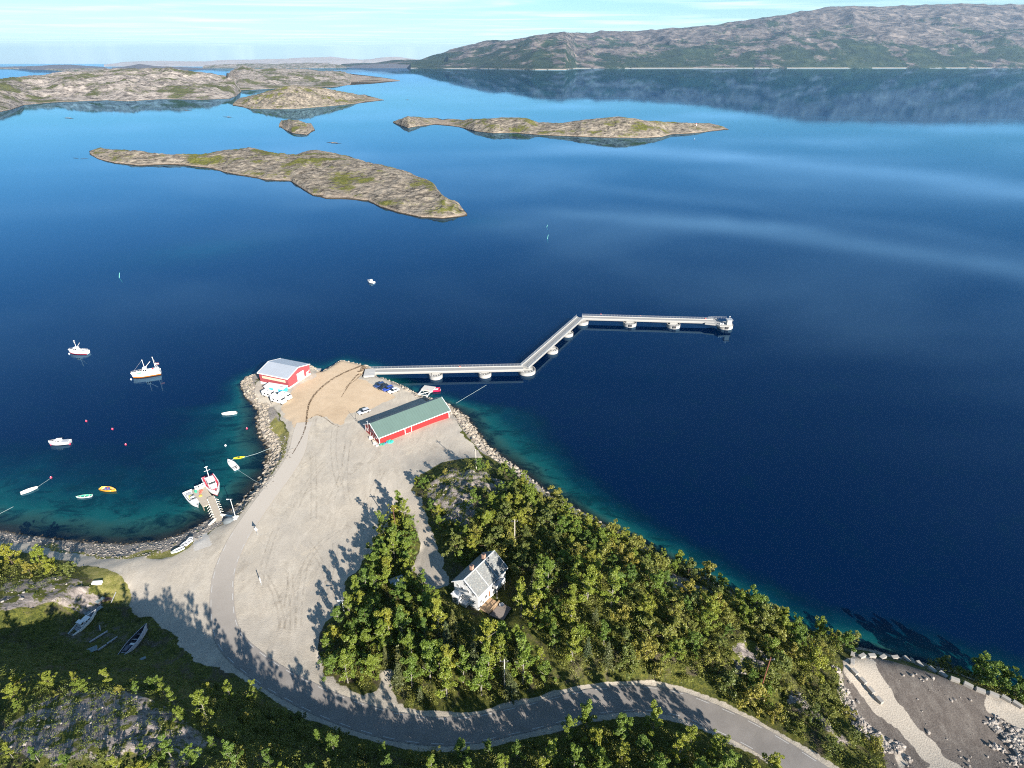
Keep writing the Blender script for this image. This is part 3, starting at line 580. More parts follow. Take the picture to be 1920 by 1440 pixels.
# thin cirrus: project the view direction on a plane high above
zc = wm('MAXIMUM', sp.outputs[2], .02); px_ = wm('DIVIDE', sp.outputs[0], zc); py_ = wm('DIVIDE', sp.outputs[1], zc)
cb = wn('ShaderNodeCombineXYZ'); wt.links.new(px_, cb.inputs[0]); wt.links.new(py_, cb.inputs[1])
mp = wn('ShaderNodeMapping'); wt.links.new(cb.outputs[0], mp.inputs[0]); mp.inputs['Scale'].default_value = (.3, .55, 1); mp.inputs['Rotation'].default_value = (0, 0, math.radians(14))
nz = wn('ShaderNodeTexNoise'); wt.links.new(mp.outputs[0], nz.inputs['Vector']); nz.inputs['Scale'].default_value = .9; nz.inputs['Detail'].default_value = 7; nz.inputs['Roughness'].default_value = .55; nz.inputs['Distortion'].default_value = .4
mr = wn('ShaderNodeMapRange', interpolation_type='SMOOTHSTEP'); wt.links.new(nz.outputs[0], mr.inputs[0]); mr.inputs[1].default_value = .42; mr.inputs[2].default_value = .8
mr2 = wn('ShaderNodeMapRange'); wt.links.new(sp.outputs[2], mr2.inputs[0]); mr2.inputs[1].default_value = .62; mr2.inputs[2].default_value = .3; mr2.inputs[3].default_value = 0; mr2.inputs[4].default_value = .6
cf = wm('MULTIPLY', mr.outputs[0], mr2.outputs[0])
# two long soft cirrus bands higher in the northern sky
el_ = wm('ARCSINE', sp.outputs[2]); az_ = wm('ARCTAN2', sp.outputs[0], sp.outputs[1])
nb = wn('ShaderNodeTexNoise'); cb2 = wn('ShaderNodeCombineXYZ'); wt.links.new(wm('MULTIPLY', az_, 2.2), cb2.inputs[0]); wt.links.new(wm('MULTIPLY', el_, 26), cb2.inputs[1]); wt.links.new(cb2.outputs[0], nb.inputs['Vector']); nb.inputs['Scale'].default_value = 1.6; nb.inputs['Detail'].default_value = 6; nb.inputs['Roughness'].default_value = .6
for c0, k, wd, am in ((math.radians(6.4), .042, .0085, .6), (math.radians(12.2), .03, .011, .7), (math.radians(9.6), .06, .006, .25)):
    dlt = wm('DIVIDE', wm('SUBTRACT', wm('ADD', el_, wm('MULTIPLY', wm('SUBTRACT', nb.outputs[0], .5), .035)), wm('ADD', wm('MULTIPLY', az_, k), c0)), wd)
    g = wm('POWER', 2.718, wm('MULTIPLY', wm('MULTIPLY', dlt, dlt), -1.0)); ga = wn('ShaderNodeMapRange', interpolation_type='SMOOTHSTEP'); wt.links.new(az_, ga.inputs[0]); ga.inputs[1].default_value = -.12; ga.inputs[2].default_value = .25
    cf = wm('ADD', cf, wm('MULTIPLY', wm('MULTIPLY', wm('MULTIPLY', g, am), ga.outputs[0]), wm('MULTIPLY', nb.outputs[0], 1.3)), True)
mixs = wn('ShaderNodeMix', data_type='RGBA'); hzn = wn('ShaderNodeMapRange', interpolation_type='SMOOTHSTEP'); wt.links.new(sp.outputs[2], hzn.inputs[0]); hzn.inputs[1].default_value = .075; hzn.inputs[2].default_value = 0; hzn.inputs[4].default_value = .3; wt.links.new(wm('ADD', cf, hzn.outputs[0], True), mixs.inputs[0]); wt.links.new(sky.outputs[0], mixs.inputs[6]); mixs.inputs[7].default_value = (15, 13, 13.5, 1)
tn = wn('ShaderNodeMix', data_type='RGBA', blend_type='MULTIPLY'); tn.inputs[0].default_value = 1; wt.links.new(mixs.outputs[2], tn.inputs[6]); tn.inputs[7].default_value = (.66, .9, 1.0, 1); wt.links.new(tn.outputs[2], bg.inputs[0]); wt.links.new(bg.outputs[0], out.inputs[0])
sc_ = bpy.context.scene; sc_.view_settings.view_transform = 'Standard'; sc_.view_settings.look = 'None'; sc_.view_settings.exposure = EXPO; sc_.view_settings.gamma = 1
sc_.cycles.max_bounces = 6; sc_.cycles.diffuse_bounces = 3; sc_.cycles.glossy_bounces = 3; sc_.cycles.transparent_max_bounces = 8; sc_.cycles.volume_bounces = 0; sc_.cycles.use_denoising = False; sc_.cycles.filter_width = 1.1
sc_.cycles.caustics_reflective = False; sc_.cycles.caustics_refractive = False
# ================================================================== buildings
def top_h(x, y, z0, v):
    return min((abs(VV(x, y, z0 + h / 20)[1] - v), h / 20) for h in range(400))[1]
def boards(name, col, horiz=False, pitch=.16, rough=.6, var=.12, amt=.35):
    t = NT(name); tc_ = t.n('ShaderNodeTexCoord').outputs['Object']; s = t.sep(tc_)
    x = s[2] if horiz else t.math('ADD', s[0], s[1]); fr_ = t.math('FRACT', t.math('DIVIDE', x, pitch))
    g = t.math('LESS_THAN', fr_, .14); n = t.noise(.7, 5, .6, coord=tc_); n2 = t.noise(4, 3, .6, coord=tc_, stretch=(1, 1, .15))
    c = t.mix(t.math('MULTIPLY', t.math('ADD', n, n2), .5), tuple(k * (1 - var * 2) for k in col), tuple(min(1, k * (1 + var)) for k in col))
    c = t.mix(t.math('MULTIPLY', g, amt), c, tuple(k * .35 for k in col)); t.bsdf(c, rough, t.bump(fr_, .3, .02)); return t.m
def seam(name, col, pitch=.5, rough=.4, metal=.2):
    t = NT(name); tc_ = t.n('ShaderNodeTexCoord').outputs['Object']; s = t.sep(tc_); fr_ = t.math('FRACT', t.math('DIVIDE', s[0], pitch)); g = t.math('LESS_THAN', fr_, .12)
    n = t.noise(.25, 5, .65, coord=tc_); n2 = t.noise(1.2, 4, .7, coord=tc_, stretch=(1, .2, 1))
    c = t.mix(t.math('MULTIPLY', t.math('ADD', n, n2), .5), tuple(k * .78 for k in col), tuple(k * 1.16 for k in col)); c = t.mix(t.math('MULTIPLY', g, .3), c, tuple(k * .55 for k in col))
    t.bsdf(c, rough, t.bump(fr_, .4, .05), Metallic=metal); return t.m
def gable_body(m, L, W, e, r, z0=0, mi=0):
    vs = [(0, 0, z0), (L, 0, z0), (L, W, z0), (0, W, z0), (0, 0, e), (L, 0, e), (L, W, e), (0, W, e), (0, W / 2, r), (L, W / 2, r)]
    return m.add(vs, [(0, 1, 5, 4), (2, 3, 7, 6), (3, 0, 4, 8, 7), (1, 2, 6, 9, 5), (0, 3, 2, 1)], mi)
def roof_half(L, W, e, r, ov, side, th=.14, x0=0, x1=None):
    x1 = L if x1 is None else x1; sl = (r - e) / (W / 2); m = MB()
    y0, yr = (-ov, W / 2) if side < 0 else (W + ov, W / 2); ze = e - ov * sl
    a = x0 - ov; b = x1 + ov
    vs = [(a, y0, ze + .03), (b, y0, ze + .03), (b, yr, r + .03), (a, yr, r + .03), (a, y0, ze + th), (b, y0, ze + th), (b, yr, r + th), (a, yr, r + th)]
    return m.add(vs, [(0, 1, 2, 3), (4, 5, 6, 7), (0, 1, 5, 4), (1, 2, 6, 5), (2, 3, 7, 6), (3, 0, 4, 7)])
def barge(L, W, e, r, ov, x, th=.28, t_=.07):
    m = MB(); sl = (r - e) / (W / 2); ze = e - ov * sl
    for y0 in (-ov, W + ov):
        vs = [(x - t_, y0, ze - .1), (x - t_, W / 2, r - .1), (x - t_, W / 2, r + th - .08), (x - t_, y0, ze + th - .08)]
        vs += [(x + t_, b, c) for a, b, c in vs]
        m.add(vs, [(0, 1, 2, 3), (4, 5, 6, 7), (0, 1, 5, 4), (1, 2, 6, 5), (2, 3, 7, 6), (3, 0, 4, 7)])
    return m
def opening(par, name, plane, a0, a1, z0, z1, pos, mf, mp, fr_=.08, proud=.05, sub='pane', cross=True):
    """plane 'x': wall at x=pos facing sign; plane 'y' likewise. a0..a1 run along the wall"""
    ax, sg = plane; m = MB(); q = MB()
    def bx(mb, b0, b1, c0, c1, d0, d1):
        lo, hi = sorted((pos + sg * d0, pos + sg * d1))
        if ax == 'y': mb.box(b0, b1, lo, hi, c0, c1)
        else: mb.box(lo, hi, b0, b1, c0, c1)
    bx(m, a0, a1, z0, z0 + fr_, .003, proud); bx(m, a0, a1, z1 - fr_, z1, .003, proud); bx(m, a0, a0 + fr_, z0 + fr_, z1 - fr_, .003, proud); bx(m, a1 - fr_, a1, z0 + fr_, z1 - fr_, .003, proud)
    if cross: mid = (a0 + a1) / 2; bx(m, mid - .03, mid + .03, z0 + fr_, z1 - fr_, .003, proud)
    o = m.build(name, mf, par); bx(q, a0 + fr_, a1 - fr_, z0 + fr_, z1 - fr_, .002, .022); q.build(sub, mp, o); return o
# ---- red hall with white metal roof
L_ = Vector((-102.6, 212.8)); N_ = Vector((-89.2, 207.7)); R_ = Vector((-84.0, 220.0)); d = N_ - L_; ang = math.atan2(d.y, d.x); LL = d.length; WW = (R_ - N_).length
hall = empty('red_hall', (L_.x, L_.y, 2.75), ang, 'pale red hall with wide white metal roof at the end of the quay', 'hall')
REDH = boards('red_cladding', (.33, .06, .07), pitch=.3, amt=.2); ROOFW = seam('white_roof', (.37, .40, .44), 1.1, .5, .1); WTRIM = M((.7, .7, .69), .5, .05)
e_, r_ = 5.0, 5.0 + top_h(*((N_ + R_) / 2), 7.75, 688.8)
r_ = max(6.6, min(r_, 8)); m = MB(); gable_body(m, LL, WW, e_, r_, .9); m.build('wall', REDH, hall)
m = MB(); m.box(-.05, LL + .05, -.05, WW + .05, -.6, .9); m.build('foundation', M((.75, .73, .68), .8, .1), hall)
for sd_ in (-1, 1): roof_half(LL, WW, e_, r_, .35, sd_).build('roof', ROOFW, hall)
for x in (-.35, LL + .35): barge(LL, WW, e_, r_, .35, x).build('bargeboard', WTRIM, hall)
m = MB(); m.box(-.4, LL + .4, -.55, -.36, e_ - .32, e_ + .04); m.build('gutter', WTRIM, hall)
YELW = M((.62, .55, .38), .5, .35, scale=2.5)
o = opening(hall, 'window', ('y', -1), 1.4, LL - 1.4, 2.7, 3.75, 0, M((.62, .56, .42), .6, .1), YELW, .14, .06, cross=False)
for k in range(1, 9):
    x = 1.4 + (LL - 2.8) * k / 9; q = MB(); q.box(x - .05, x + .05, -.065, -.002, 2.84, 3.61); q.build('mullion', M((.62, .56, .42), .6, .1), o)
opening(hall, 'door', ('x', 1), WW * .40, WW * .40 + 4.1, .12, 4.2, LL, WTRIM, M((.8, .8, .8), .5, .04), .14, .07, sub='panel', cross=False)
opening(hall, 'door', ('x', 1), WW * .82, WW * .82 + 1.1, .25, 2.4, LL, WTRIM, M((.8, .8, .8), .5, .04), .12, .06, sub='panel', cross=False)
opening(hall, 'window', ('x', 1), WW * .92, WW * .92 + .7, 2.0, 2.7, LL, WTRIM, GLASS, .08, .05)
m = MB(); m.box(LL + .06, LL + 2.6, WW * .38, WW * .38 + 4.8, 0, .34); m.build('ramp', CONC, hall)
# ---- long red barn
N_ = Vector((-45.4, 168.6)); R_ = Vector((-23.2, 186.4)); L_ = Vector((-52.4, 176.7)); d = R_ - N_; ang = math.atan2(d.y, d.x); LL = d.length; WW = 10.4
barn = empty('red_barn', (N_.x, N_.y, 2.85), ang, 'long red boathouse with green metal roof and white trim', 'boathouse')
REDB = boards('red_boards', (.36, .016, .018), pitch=.2, amt=.3); GROOF = seam('green_roof', (.10, .155, .135), 1.0, .5, .05)
e_ = 3.1; r_ = 5.9; m = MB(); gable_body(m, LL, WW, e_, r_, -.3); m.build('wall', REDB, barn)
for sd_ in (-1, 1): roof_half(LL, WW, e_, r_, .45, sd_).build('roof', GROOF if sd_ < 0 else seam('grey_green_roof', (.12, .15, .15), 1.0, .6, .05), barn)  # back slope gets a greyer green than the front slope
for x in (-.45, LL + .45): barge(LL, WW, e_, r_, .45, x, .3).build('bargeboard', WTRIM, barn)
m = MB(); m.box(-.45, LL + .45, -.6, -.46, e_ - .46, e_ - .2); m.build('gutter', WTRIM, barn)
for x in (-.02, LL - .18): m = MB(); m.box(x, x + .2, -.05, -.003, -.2, e_ - .35); m.build('corner_board', WTRIM, barn)
m = MB(); m.box(-.05, -.003, -.05, .2, -.2, e_ - .1); m.build('corner_board', WTRIM, barn)
m = MB(); m.box(-.05, -.003, WW - .2, WW + .03, -.2, e_ - .1); m.build('corner_board', WTRIM, barn)
opening(barn, 'door', ('y', -1), 9.9, 12.7, -.1, 2.75, 0, WTRIM, REDB, .2, .07, sub='door_leaf', cross=False)
for x in (2.6, 5.6, 8.2, 13.9, 17.5, 21.4, 25.4): opening(barn, 'vent', ('y', -1), x, x + .9, 2.28, 2.6, 0, WTRIM, WTRIM, .06, .06, sub='louvre', cross=False)
opening(barn, 'door', ('x', -1), 3.7, 6.6, 0, 2.9, 0, WTRIM, REDB, .18, .07, sub='door_leaf', cross=True)
opening(barn, 'window', ('x', -1), 1.6, 2.6, 1.3, 2.0, 0, WTRIM, M((.7, .72, .72), .3, .05), .1, .06)
opening(barn, 'window', ('x', -1), 8.2, 9.3, 1.0, 2.2, 0, WTRIM, GLASS, .12, .06)
opening(barn, 'hatch', ('x', -1), 4.7, 5.7, 3.7, 4.6, 0, WTRIM, M((.75, .75, .73), .5, .05), .1, .06, sub='panel', cross=False)
m = MB(); m.tube((-.6, WW * .62, 3.2), (-.6, WW * .62, 6.6), .07); m.tube((-.6, WW * .62, 6.4), (-1.1, WW * .62, 6.5), .05); m.build('mast', GREYM, barn)
# ---- white house
N_ = Vector((-7.9, 96.7)); R_ = Vector((-1.6, 105.3)); d = R_ - N_; ang = math.atan2(d.y, d.x); LL = d.length; WW = 7.3
hz0 = 5.6; house = empty('white_house', (N_.x, N_.y, hz0), ang, 'white two storey wooden house with grey slate roof in the wood', 'house')
WB = boards('white_boards', (.66, .66, .65), True, .18, amt=.1, var=.04); e_ = 4.5; r_ = 7.3
t = NT('slate'); tc_ = t.n('ShaderNodeTexCoord').outputs['Object']; br = t.n('ShaderNodeTexBrick'); mp_ = t.n('ShaderNodeMapping'); t.set(mp_.inputs[0], tc_); t.set(br.inputs[0], mp_.outputs[0])
br.inputs['Scale'].default_value = 2.6; br.inputs['Color1'].default_value = (.13, .133, .13, 1); br.inputs['Color2'].default_value = (.22, .22, .21, 1); br.inputs['Mortar'].default_value = (.12, .13, .13, 1); br.inputs['Mortar Size'].default_value = .012; br.inputs['Bias'].default_value = -.1
vo = t.n('ShaderNodeTexVoronoi'); t.set(vo.inputs['Vector'], tc_); vo.inputs['Scale'].default_value = 4.5; vs_ = t.sep(vo.outputs['Color'])
c = t.mix(t.math('MULTIPLY', t.math('GREATER_THAN', vs_[0], .86), .6), br.outputs[0], (.3, .3, .26)); c = t.mix(t.math('MULTIPLY', t.math('GREATER_THAN', vs_[1], .82), .5), c, (.14, .17, .18)); t.bsdf(c, .7); SLATE = t.m
m = MB(); gable_body(m, LL, WW, e_, r_, 0); m.build('wall', WB, house)
m = MB(); m.box(-.06, LL + .06, -.06, WW + .06, -1.6, 0); m.build('foundation', M((.6, .6, .58), .8, .1), house)
rf = roof_half(LL, WW, e_, r_, .4, -1, .16).build('roof', SLATE, house); rb_ = roof_half(LL, WW, e_, r_, .4, 1, .16).build('roof', SLATE, house)
BRICK = M((.42, .25, .18), .85, .25, scale=5)
for x in (2.9, 7.4):
    m = MB(); m.box(x, x + .75, WW / 2 + .35, WW / 2 + 1.05, r_ - 1, r_ + 1.0); m.box(x - .05, x + .8, WW / 2 + .3, WW / 2 + 1.1, r_ + 1.0, r_ + 1.12); m.box(x + .12, x + .63, WW / 2 + .47, WW / 2 + .93, r_ + 1.12, r_ + 1.3, 1); m.build('chimney', [BRICK, DARK], rb_)
sl_ = (r_ - e_) / (WW / 2)
for x in (LL * .345, LL * .66):
    m = MB(); vs = [(x - .05, -.4, e_ - .4 * sl_ + .165), (x + .05, -.4, e_ - .4 * sl_ + .165), (x + .05, WW / 2, r_ + .165), (x - .05, WW / 2, r_ + .165)]; vs += [(a, b, c + .06) for a, b, c in vs]
    m.add(vs, [(0, 1, 2, 3), (4, 5, 6, 7), (0, 1, 5, 4), (1, 2, 6, 5), (2, 3, 7, 6), (3, 0, 4, 7)]); m.build('flashing', M((.6, .62, .62), .4, .05), rf)
m = MB(); m.box(-.45, LL + .45, WW / 2 - .1, WW / 2 + .1, r_ + .13, r_ + .22); m.build('ridge_cap', M((.7, .72, .7), .5, .05), rf)
for x in (-.4, LL + .4): barge(LL, WW, e_, r_, .4, x, .26).build('bargeboard', WTRIM, house)
m = MB(); m.box(-.4, LL + .4, -.52, -.41, e_ - .42, e_ - .28); m.build('gutter', WTRIM, house)
for (a, z) in ((1.0, .9), (2.2, .9), (4.6, .9), (1.0, 3.2), (2.6, 3.2), (4.4, 3.2), (5.7, 3.2)): opening(house, 'window', ('x', -1), a, a + .75, z, z + 1.0, 0, WTRIM, GLASS, .08)
for z in (5.1,): opening(house, 'window', ('x', -1), WW / 2 - .45, WW / 2 + .45, z, z + .9, 0, WTRIM, GLASS, .08)
for (a, z) in ((.7, .8), (2.4, .8), (1.0, 3.0), (2.9, 3.0), (8.7, 3.0), (9.2, .8)): opening(house, 'window', ('y', -1), a, a + .95, z, z + 1.1, 0, WTRIM, GLASS, .08)
opening(house, 'door', ('y', -1), 3.8, 4.7, .1, 2.1, 0, WTRIM, M((.25, .12, .06), .6, .1), .08, sub='door_leaf', cross=False)
# porch on the west gable, roofed balcony on the garden side, timber deck
m = MB(); m.box(-1.6, -.07, 4.9, 6.7, -1.2, 1.9); pch = m.build('porch', WB, house); m = MB(); m.box(-1.8, -.07, 4.7, 6.9, 1.9, 2.02); m.build('roof', WTRIM, pch)
opening(pch, 'door', ('x', -1), 5.3, 6.2, -.4, 1.5, -1.6, WTRIM, M((.3, .3, .28), .6, .1), .08, sub='door_leaf', cross=False)
m = MB(); m.box(-1.2, -.07, 2.8, 4.6, -1.2, .3); m.build('veranda', WB, house)
bal = MB().box(5.3, 8.5, -1.5, -.07, 2.55, 2.72).build('balcony', WTRIM, house)
m = MB(); m.box(5.3, 8.5, -1.5, -1.42, 2.72, 3.55); m.box(5.3, 5.38, -1.42, -.07, 2.72, 3.55); m.box(8.42, 8.5, -1.42, -.07, 2.72, 3.55); m.build('railing', WTRIM, bal)
[MB().tube((x, -1.4, -1.2), (x, -1.4, 2.55), .06).build('post', WTRIM, bal) for x in (5.4, 8.4)]
opening(house, 'door', ('y', -1), 6.2, 7.6, 2.75, 4.2, 0, WTRIM, GLASS, .08)
deck = MB().box(.3, 4.3, -2.9, -.07, -.25, -.05).build('terrace', M((.36, .24, .14), .8, .2, scale=3), house)
m = MB(); [m.box(x, x + .08, -2.95, -2.87, -1.3, .85) for x in (.3, 1.6, 2.9, 4.2)]; m.box(.3, 4.3, -2.96, -2.88, .78, .88); m.box(.3, 4.3, -2.96, -2.88, .3, .38); m.build('railing', M((.5, .36, .22), .8, .15, scale=3), deck)
m = MB(); q = [(4.4, -3.1), (7.4, -2.2), (6.9, -6.2), (3.6, -5.6)]; q = [(.3, -3.0), (4.8, -3.0), (5.0, -6.0), (1.0, -6.6)]
o = m.prism(q, -.5, -.28).build('patio', boards('patio_slabs', (.2, .17, .15), False, .6, .9), None, (N_.x, N_.y, hz0), rz=ang); tag(o, 'brown paved patio beside the white house', 'patio')
def furn(lx, ly):
    a, b = math.cos(ang), math.sin(ang); return (N_.x + a * lx - b * ly, N_.y + b * lx + a * ly, hz0 - .28)
o = empty('garden_table', furn(3.9, -3.9), ang + .3, 'dark round garden table on the brown patio', 'table'); MB().lathe((0, 0, .7), [(.6, 0), (.6, .05)], 16).build('table_top', GREYM, o); MB().tube((0, 0, 0), (0, 0, .7), .06).build('leg', GREYM, o)
# small tin shed hidden in the wood by the drive
p = G(737, 1112); shed = empty('tin_shed', (p.x, p.y, p.z), .5, 'small blue grey shed half hidden among the trees', 'shed')
m = MB(); gable_body(m, 3.2, 2.6, 2.0, 2.7, -.5); m.build('wall', M((.2, .26, .29), .6, .2), shed)
for s_ in (-1, 1): roof_half(3.2, 2.6, 2.0, 2.7, .15, s_, .1).build('roof', seam('tin', (.26, .33, .36), .4, .4, .3), shed)
# ================================================================== floating breakwater
ZD = 3.0
SA, SB, SC, SD_ = P(693, 696, ZD), P(981, 690, ZD), P(1088, 595, ZD), P(1338, 602, ZD)
CP = M((.29, .285, .27), .85, .1, scale=.6); CPL = M((.39, .38, .36), .8, .08, scale=1.2); RAILM = M((.28, .30, .32), .45, .08)
pier = empty('breakwater_pier', (SA.x, SA.y, 0), 0, 'long white zigzag concrete walkway pier on round floats', 'pier')
O = Vector((SA.x, SA.y, 0))
def seg_parts(a, b, wid=3.6, far_only=True):
    d = (b - a); L = d.length; ax = math.atan2(d.y, d.x); h = MB(); n = Vector((-math.sin(ax), math.cos(ax), 0)); a = a - O; b = b - O; c = (a + b) / 2
    h.obox(c, ax, L / 2, wid / 2, ZD - .75, ZD)
    for k in range(int(L / 8) + 1): q = a + d.normalized() * (k * 8); h.obox(q + d.normalized() * .02, ax, .03, wid / 2 - .1, ZD, ZD + .015, 1)
    o = h.build('deck', [CP, GREYM], pier)
    k_ = MB()
    for s_ in (-1, 1): q = c + n * s_ * (wid / 2 - .12); k_.obox(q, ax, L / 2, .12, ZD + .004, ZD + .28)
    k_.build('kerb', CPL, o)
    r = MB(); u_ = d.normalized()
    for s_ in (-1, 1):
        if far_only and s_ < 0: continue
        off = n * s_ * (wid / 2 + .12)
        for k in range(int(L / 1.5) + 1):
            q = a + u_ * min(k * 1.5, L) + off; r.tube((q.x, q.y, ZD - .5), (q.x, q.y, ZD + 1.15), .035, n=4)
        for z in (.35, .62, .9, 1.15): r.tube((a.x + off.x, a.y + off.y, ZD + z), (b.x + off.x, b.y + off.y, ZD + z), .03 if z < 1.1 else .045, n=4)
    r.build('railing', RAILM, pier)
    # service pipe box along the far side
    q = c + n * (wid / 2 + .75); MB().obox(q, ax, L / 2, .55, ZD - .65, ZD - .45).build('grating', RAILM, pier)
seg_list = [(SA, SB, True), (SB + (SC - SB).normalized() * 1.5, SC, False), (SC + (SD_ - SC).normalized() * 1.0, SD_, True)]
for a, b, fo in seg_list: seg_parts(a, b, 3.6, fo)
floats = [((817, 703), 3.3), ((909, 700), 3.2), ((988, 694), 4.3), ((1035, 656), 3.3), ((1064, 625), 3.3), ((1092, 603), 3.6), ((1181, 606), 3.9), ((1263, 609), 3.9), ((1360, 610), 4.4)]
for (u, v), R_f in floats:
    R_f *= .86; p = P(u, v - 2, 1.6); m = MB(); c = (p.x - O.x, p.y - O.y, 0)
    m.lathe(c, [(R_f * .97, -.6), (R_f, .1), (R_f, 1.15), (R_f * .96, 1.22)], 32)
    m.lathe(c, [(R_f * 1.0, 1.225), (R_f * 1.0, 1.7), (R_f * .9, 1.7), (R_f * .9, 1.26)], 32, 1)
    fo = m.build('float', [CPL, CP], pier, smooth=False)
    q = MB(); q.obox((c[0], c[1] + .8), 0, R_f * .55, R_f * .35, 1.3, ZD - .76); q.build('pillar', CP, fo)
    for k in range(5): a_ = -2.6 + k * .5; MB().tube((c[0] + R_f * .8 * math.cos(a_), c[1] + R_f * .8 * math.sin(a_), 1.27), (c[0] + R_f * .8 * math.cos(a_), c[1] + R_f * .8 * math.sin(a_), 2.0), .13, n=8).build('bollard', GREYM, fo)
    if u > 1100: q = MB(); q.obox((c[0] - .3, c[1] - R_f * .99), 0, .8, .2, .45, 1.6); q.build('fender', DARK, fo)
# widened head and its lookout
p0 = P(1326, 602, ZD); hd = [P(u, v, ZD) for u, v in ((1322, 606), (1326, 597), (1338, 596), (1344, 597), (1347, 600), (1362, 605), (1370, 604), (1373, 606), (1373, 610), (1350, 611), (1342, 608), (1332, 607))]
m = MB(); m.prism([(q.x - O.x, q.y - O.y) for q in hd], ZD - .7, ZD + .02); m.build('pier_head', CP, pier)
p = P(1366, 608, ZD); cb_ = MB(); cx, cy = p.x - O.x, p.y - O.y
cb_.obox((cx, cy), 0, 1.15, 1.1, ZD + .02, ZD + 2.6); cab = cb_.build('lookout', CPL, pier)
MB().obox((cx, cy), 0, 1.5, 1.45, ZD + 2.6, ZD + 2.75).build('roof', RAILM, cab)
m = MB(); m.tube((cx, cy, ZD + 2.75), (cx, cy, ZD + 4.4), .09); m.box(cx - .3, cx + .3, cy - .1, cy + .1, ZD + 3.9, ZD + 4.3); m.build('lamp_mast', GREYM, cab)
[MB().tube((cx - k, cy - .5, ZD), (cx - k, cy - .5, ZD + .9), .35, n=12).build('bollard', WTRIM, pier) for k in (4.2, 3.0)]
q = P(1345, 592, ZD); m = MB(); a_, b_ = P(1328, 597, ZD) - O, P(1362, 598, ZD) - O
for z in (.5, 1.1): m.tube((a_.x, a_.y, ZD + z), (b_.x, b_.y, ZD + z), .04, n=5)
for k in range(8): w_ = a_.lerp(b_, k / 7); m.tube((w_.x, w_.y, ZD), (w_.x, w_.y, ZD + 1.1), .035, n=4)
m.build('railing', RAILM, pier)
for u, v in ((862, 686), (1127, 588), (1201, 591), (1323, 596)):
    p = P(u, v, ZD + 1); m = MB(); m.lathe((p.x - O.x, p.y - O.y, ZD + .7), [(.36, -.06), (.45, 0), (.36, .06), (.2, .06), (.2, -.06)], 14); m.build('lifebuoy', M((.75, .2, .15), .5, .1), pier)
m = MB(); p = P(698, 700, 3); m.obox((p.x - O.x - 1.2, p.y - O.y + .6), .1, 2.2, 3.2, .2, 3.25); m.build('abutment', CPL, pier)
# ================================================================== boats
def section(s, L, B, Hh, dr, pw=2.2, stern=.82, sheer=.5):
    half = B / 2 * ((stern + (1 - stern) * math.sin(min(s / .45, 1) * math.pi / 2)) if s < .45 else max(.015, 1 - ((s - .45) / .55) ** pw))
    return half, Hh * (1 + sheer * s ** 2.5), -dr * (1 - s ** 5)
def hull(L, B, Hh, dr=.35, pw=2.2, stern=.82, sheer=.5, floor=.12, deck=None, wl=.12, rim=.09, n=14):
    m = MB(); rings = []
    for i in range(n + 1):
        s = i / n; hb, zs, zk = section(s, L, B, Hh, dr, pw, stern, sheer); x = -L / 2 + L * s; rk = .06 * L * s ** 6
        wlb = hb * (.86 if s < .9 else .7); inn = max(.004, hb - rim); fb = inn * .9; fz = (floor if deck is None else zs - deck)
        pts = [(x + rk, hb, zs), (x + rk * .6, hb * .97, zs * .62 + wl * .38), (x + rk * .3, wlb, wl), (x, wlb * .8, -.02), (x - .03 * L * s ** 4, hb * .3, zk), (x - .03 * L * s ** 4, -hb * .3, zk), (x, -wlb * .8, -.02), (x + rk * .3, -wlb, wl), (x + rk * .6, -hb * .97, zs * .62 + wl * .38), (x + rk, -hb, zs),
               (x + rk, -inn, zs), (x + rk * .8 if s > .02 else x + .1, -fb, fz), (x + rk * .8 if s > .02 else x + .1, fb, fz), (x + rk, inn, zs)]
        rings.append(pts)
    k = len(rings[0]); base = len(m.v); m.v += [p for r in rings for p in r]
    mi = [0, 0, 1, 1, 1, 1, 1, 0, 0, 2, 3, 3, 3, 2]
    for i in range(n):
        for j in range(k): a = i * k + j; b = i * k + (j + 1) % k; m.f.append((a, b, b + k, a + k)); m.m.append(mi[j])
    m.f.append(tuple([0, 1, 2, 3, 4, 5, 6, 7, 8, 9])); m.m.append(0)
    m.f.append((0, 9, 10, 13)); m.m.append(2); m.f.append((10, 11, 12, 13)); m.m.append(3)
    return m
def cabinm(x0, x1, w, z0, z1, rake=.15, top=.86):
    m = MB(); w /= 2; r = rake * (z1 - z0)
    vs = [(x0, -w, z0), (x1, -w * .92, z0), (x1, w * .92, z0), (x0, w, z0), (x0 + r * .4, -w * top, z1), (x1 - r * 2, -w * top * .92, z1), (x1 - r * 2, w * top * .92, z1), (x0 + r * .4, w * top, z1)]
    return m.add(vs, [(0, 1, 5, 4), (1, 2, 6, 5), (2, 3, 7, 6), (3, 0, 4, 7), (4, 5, 6, 7), (0, 1, 2, 3)])
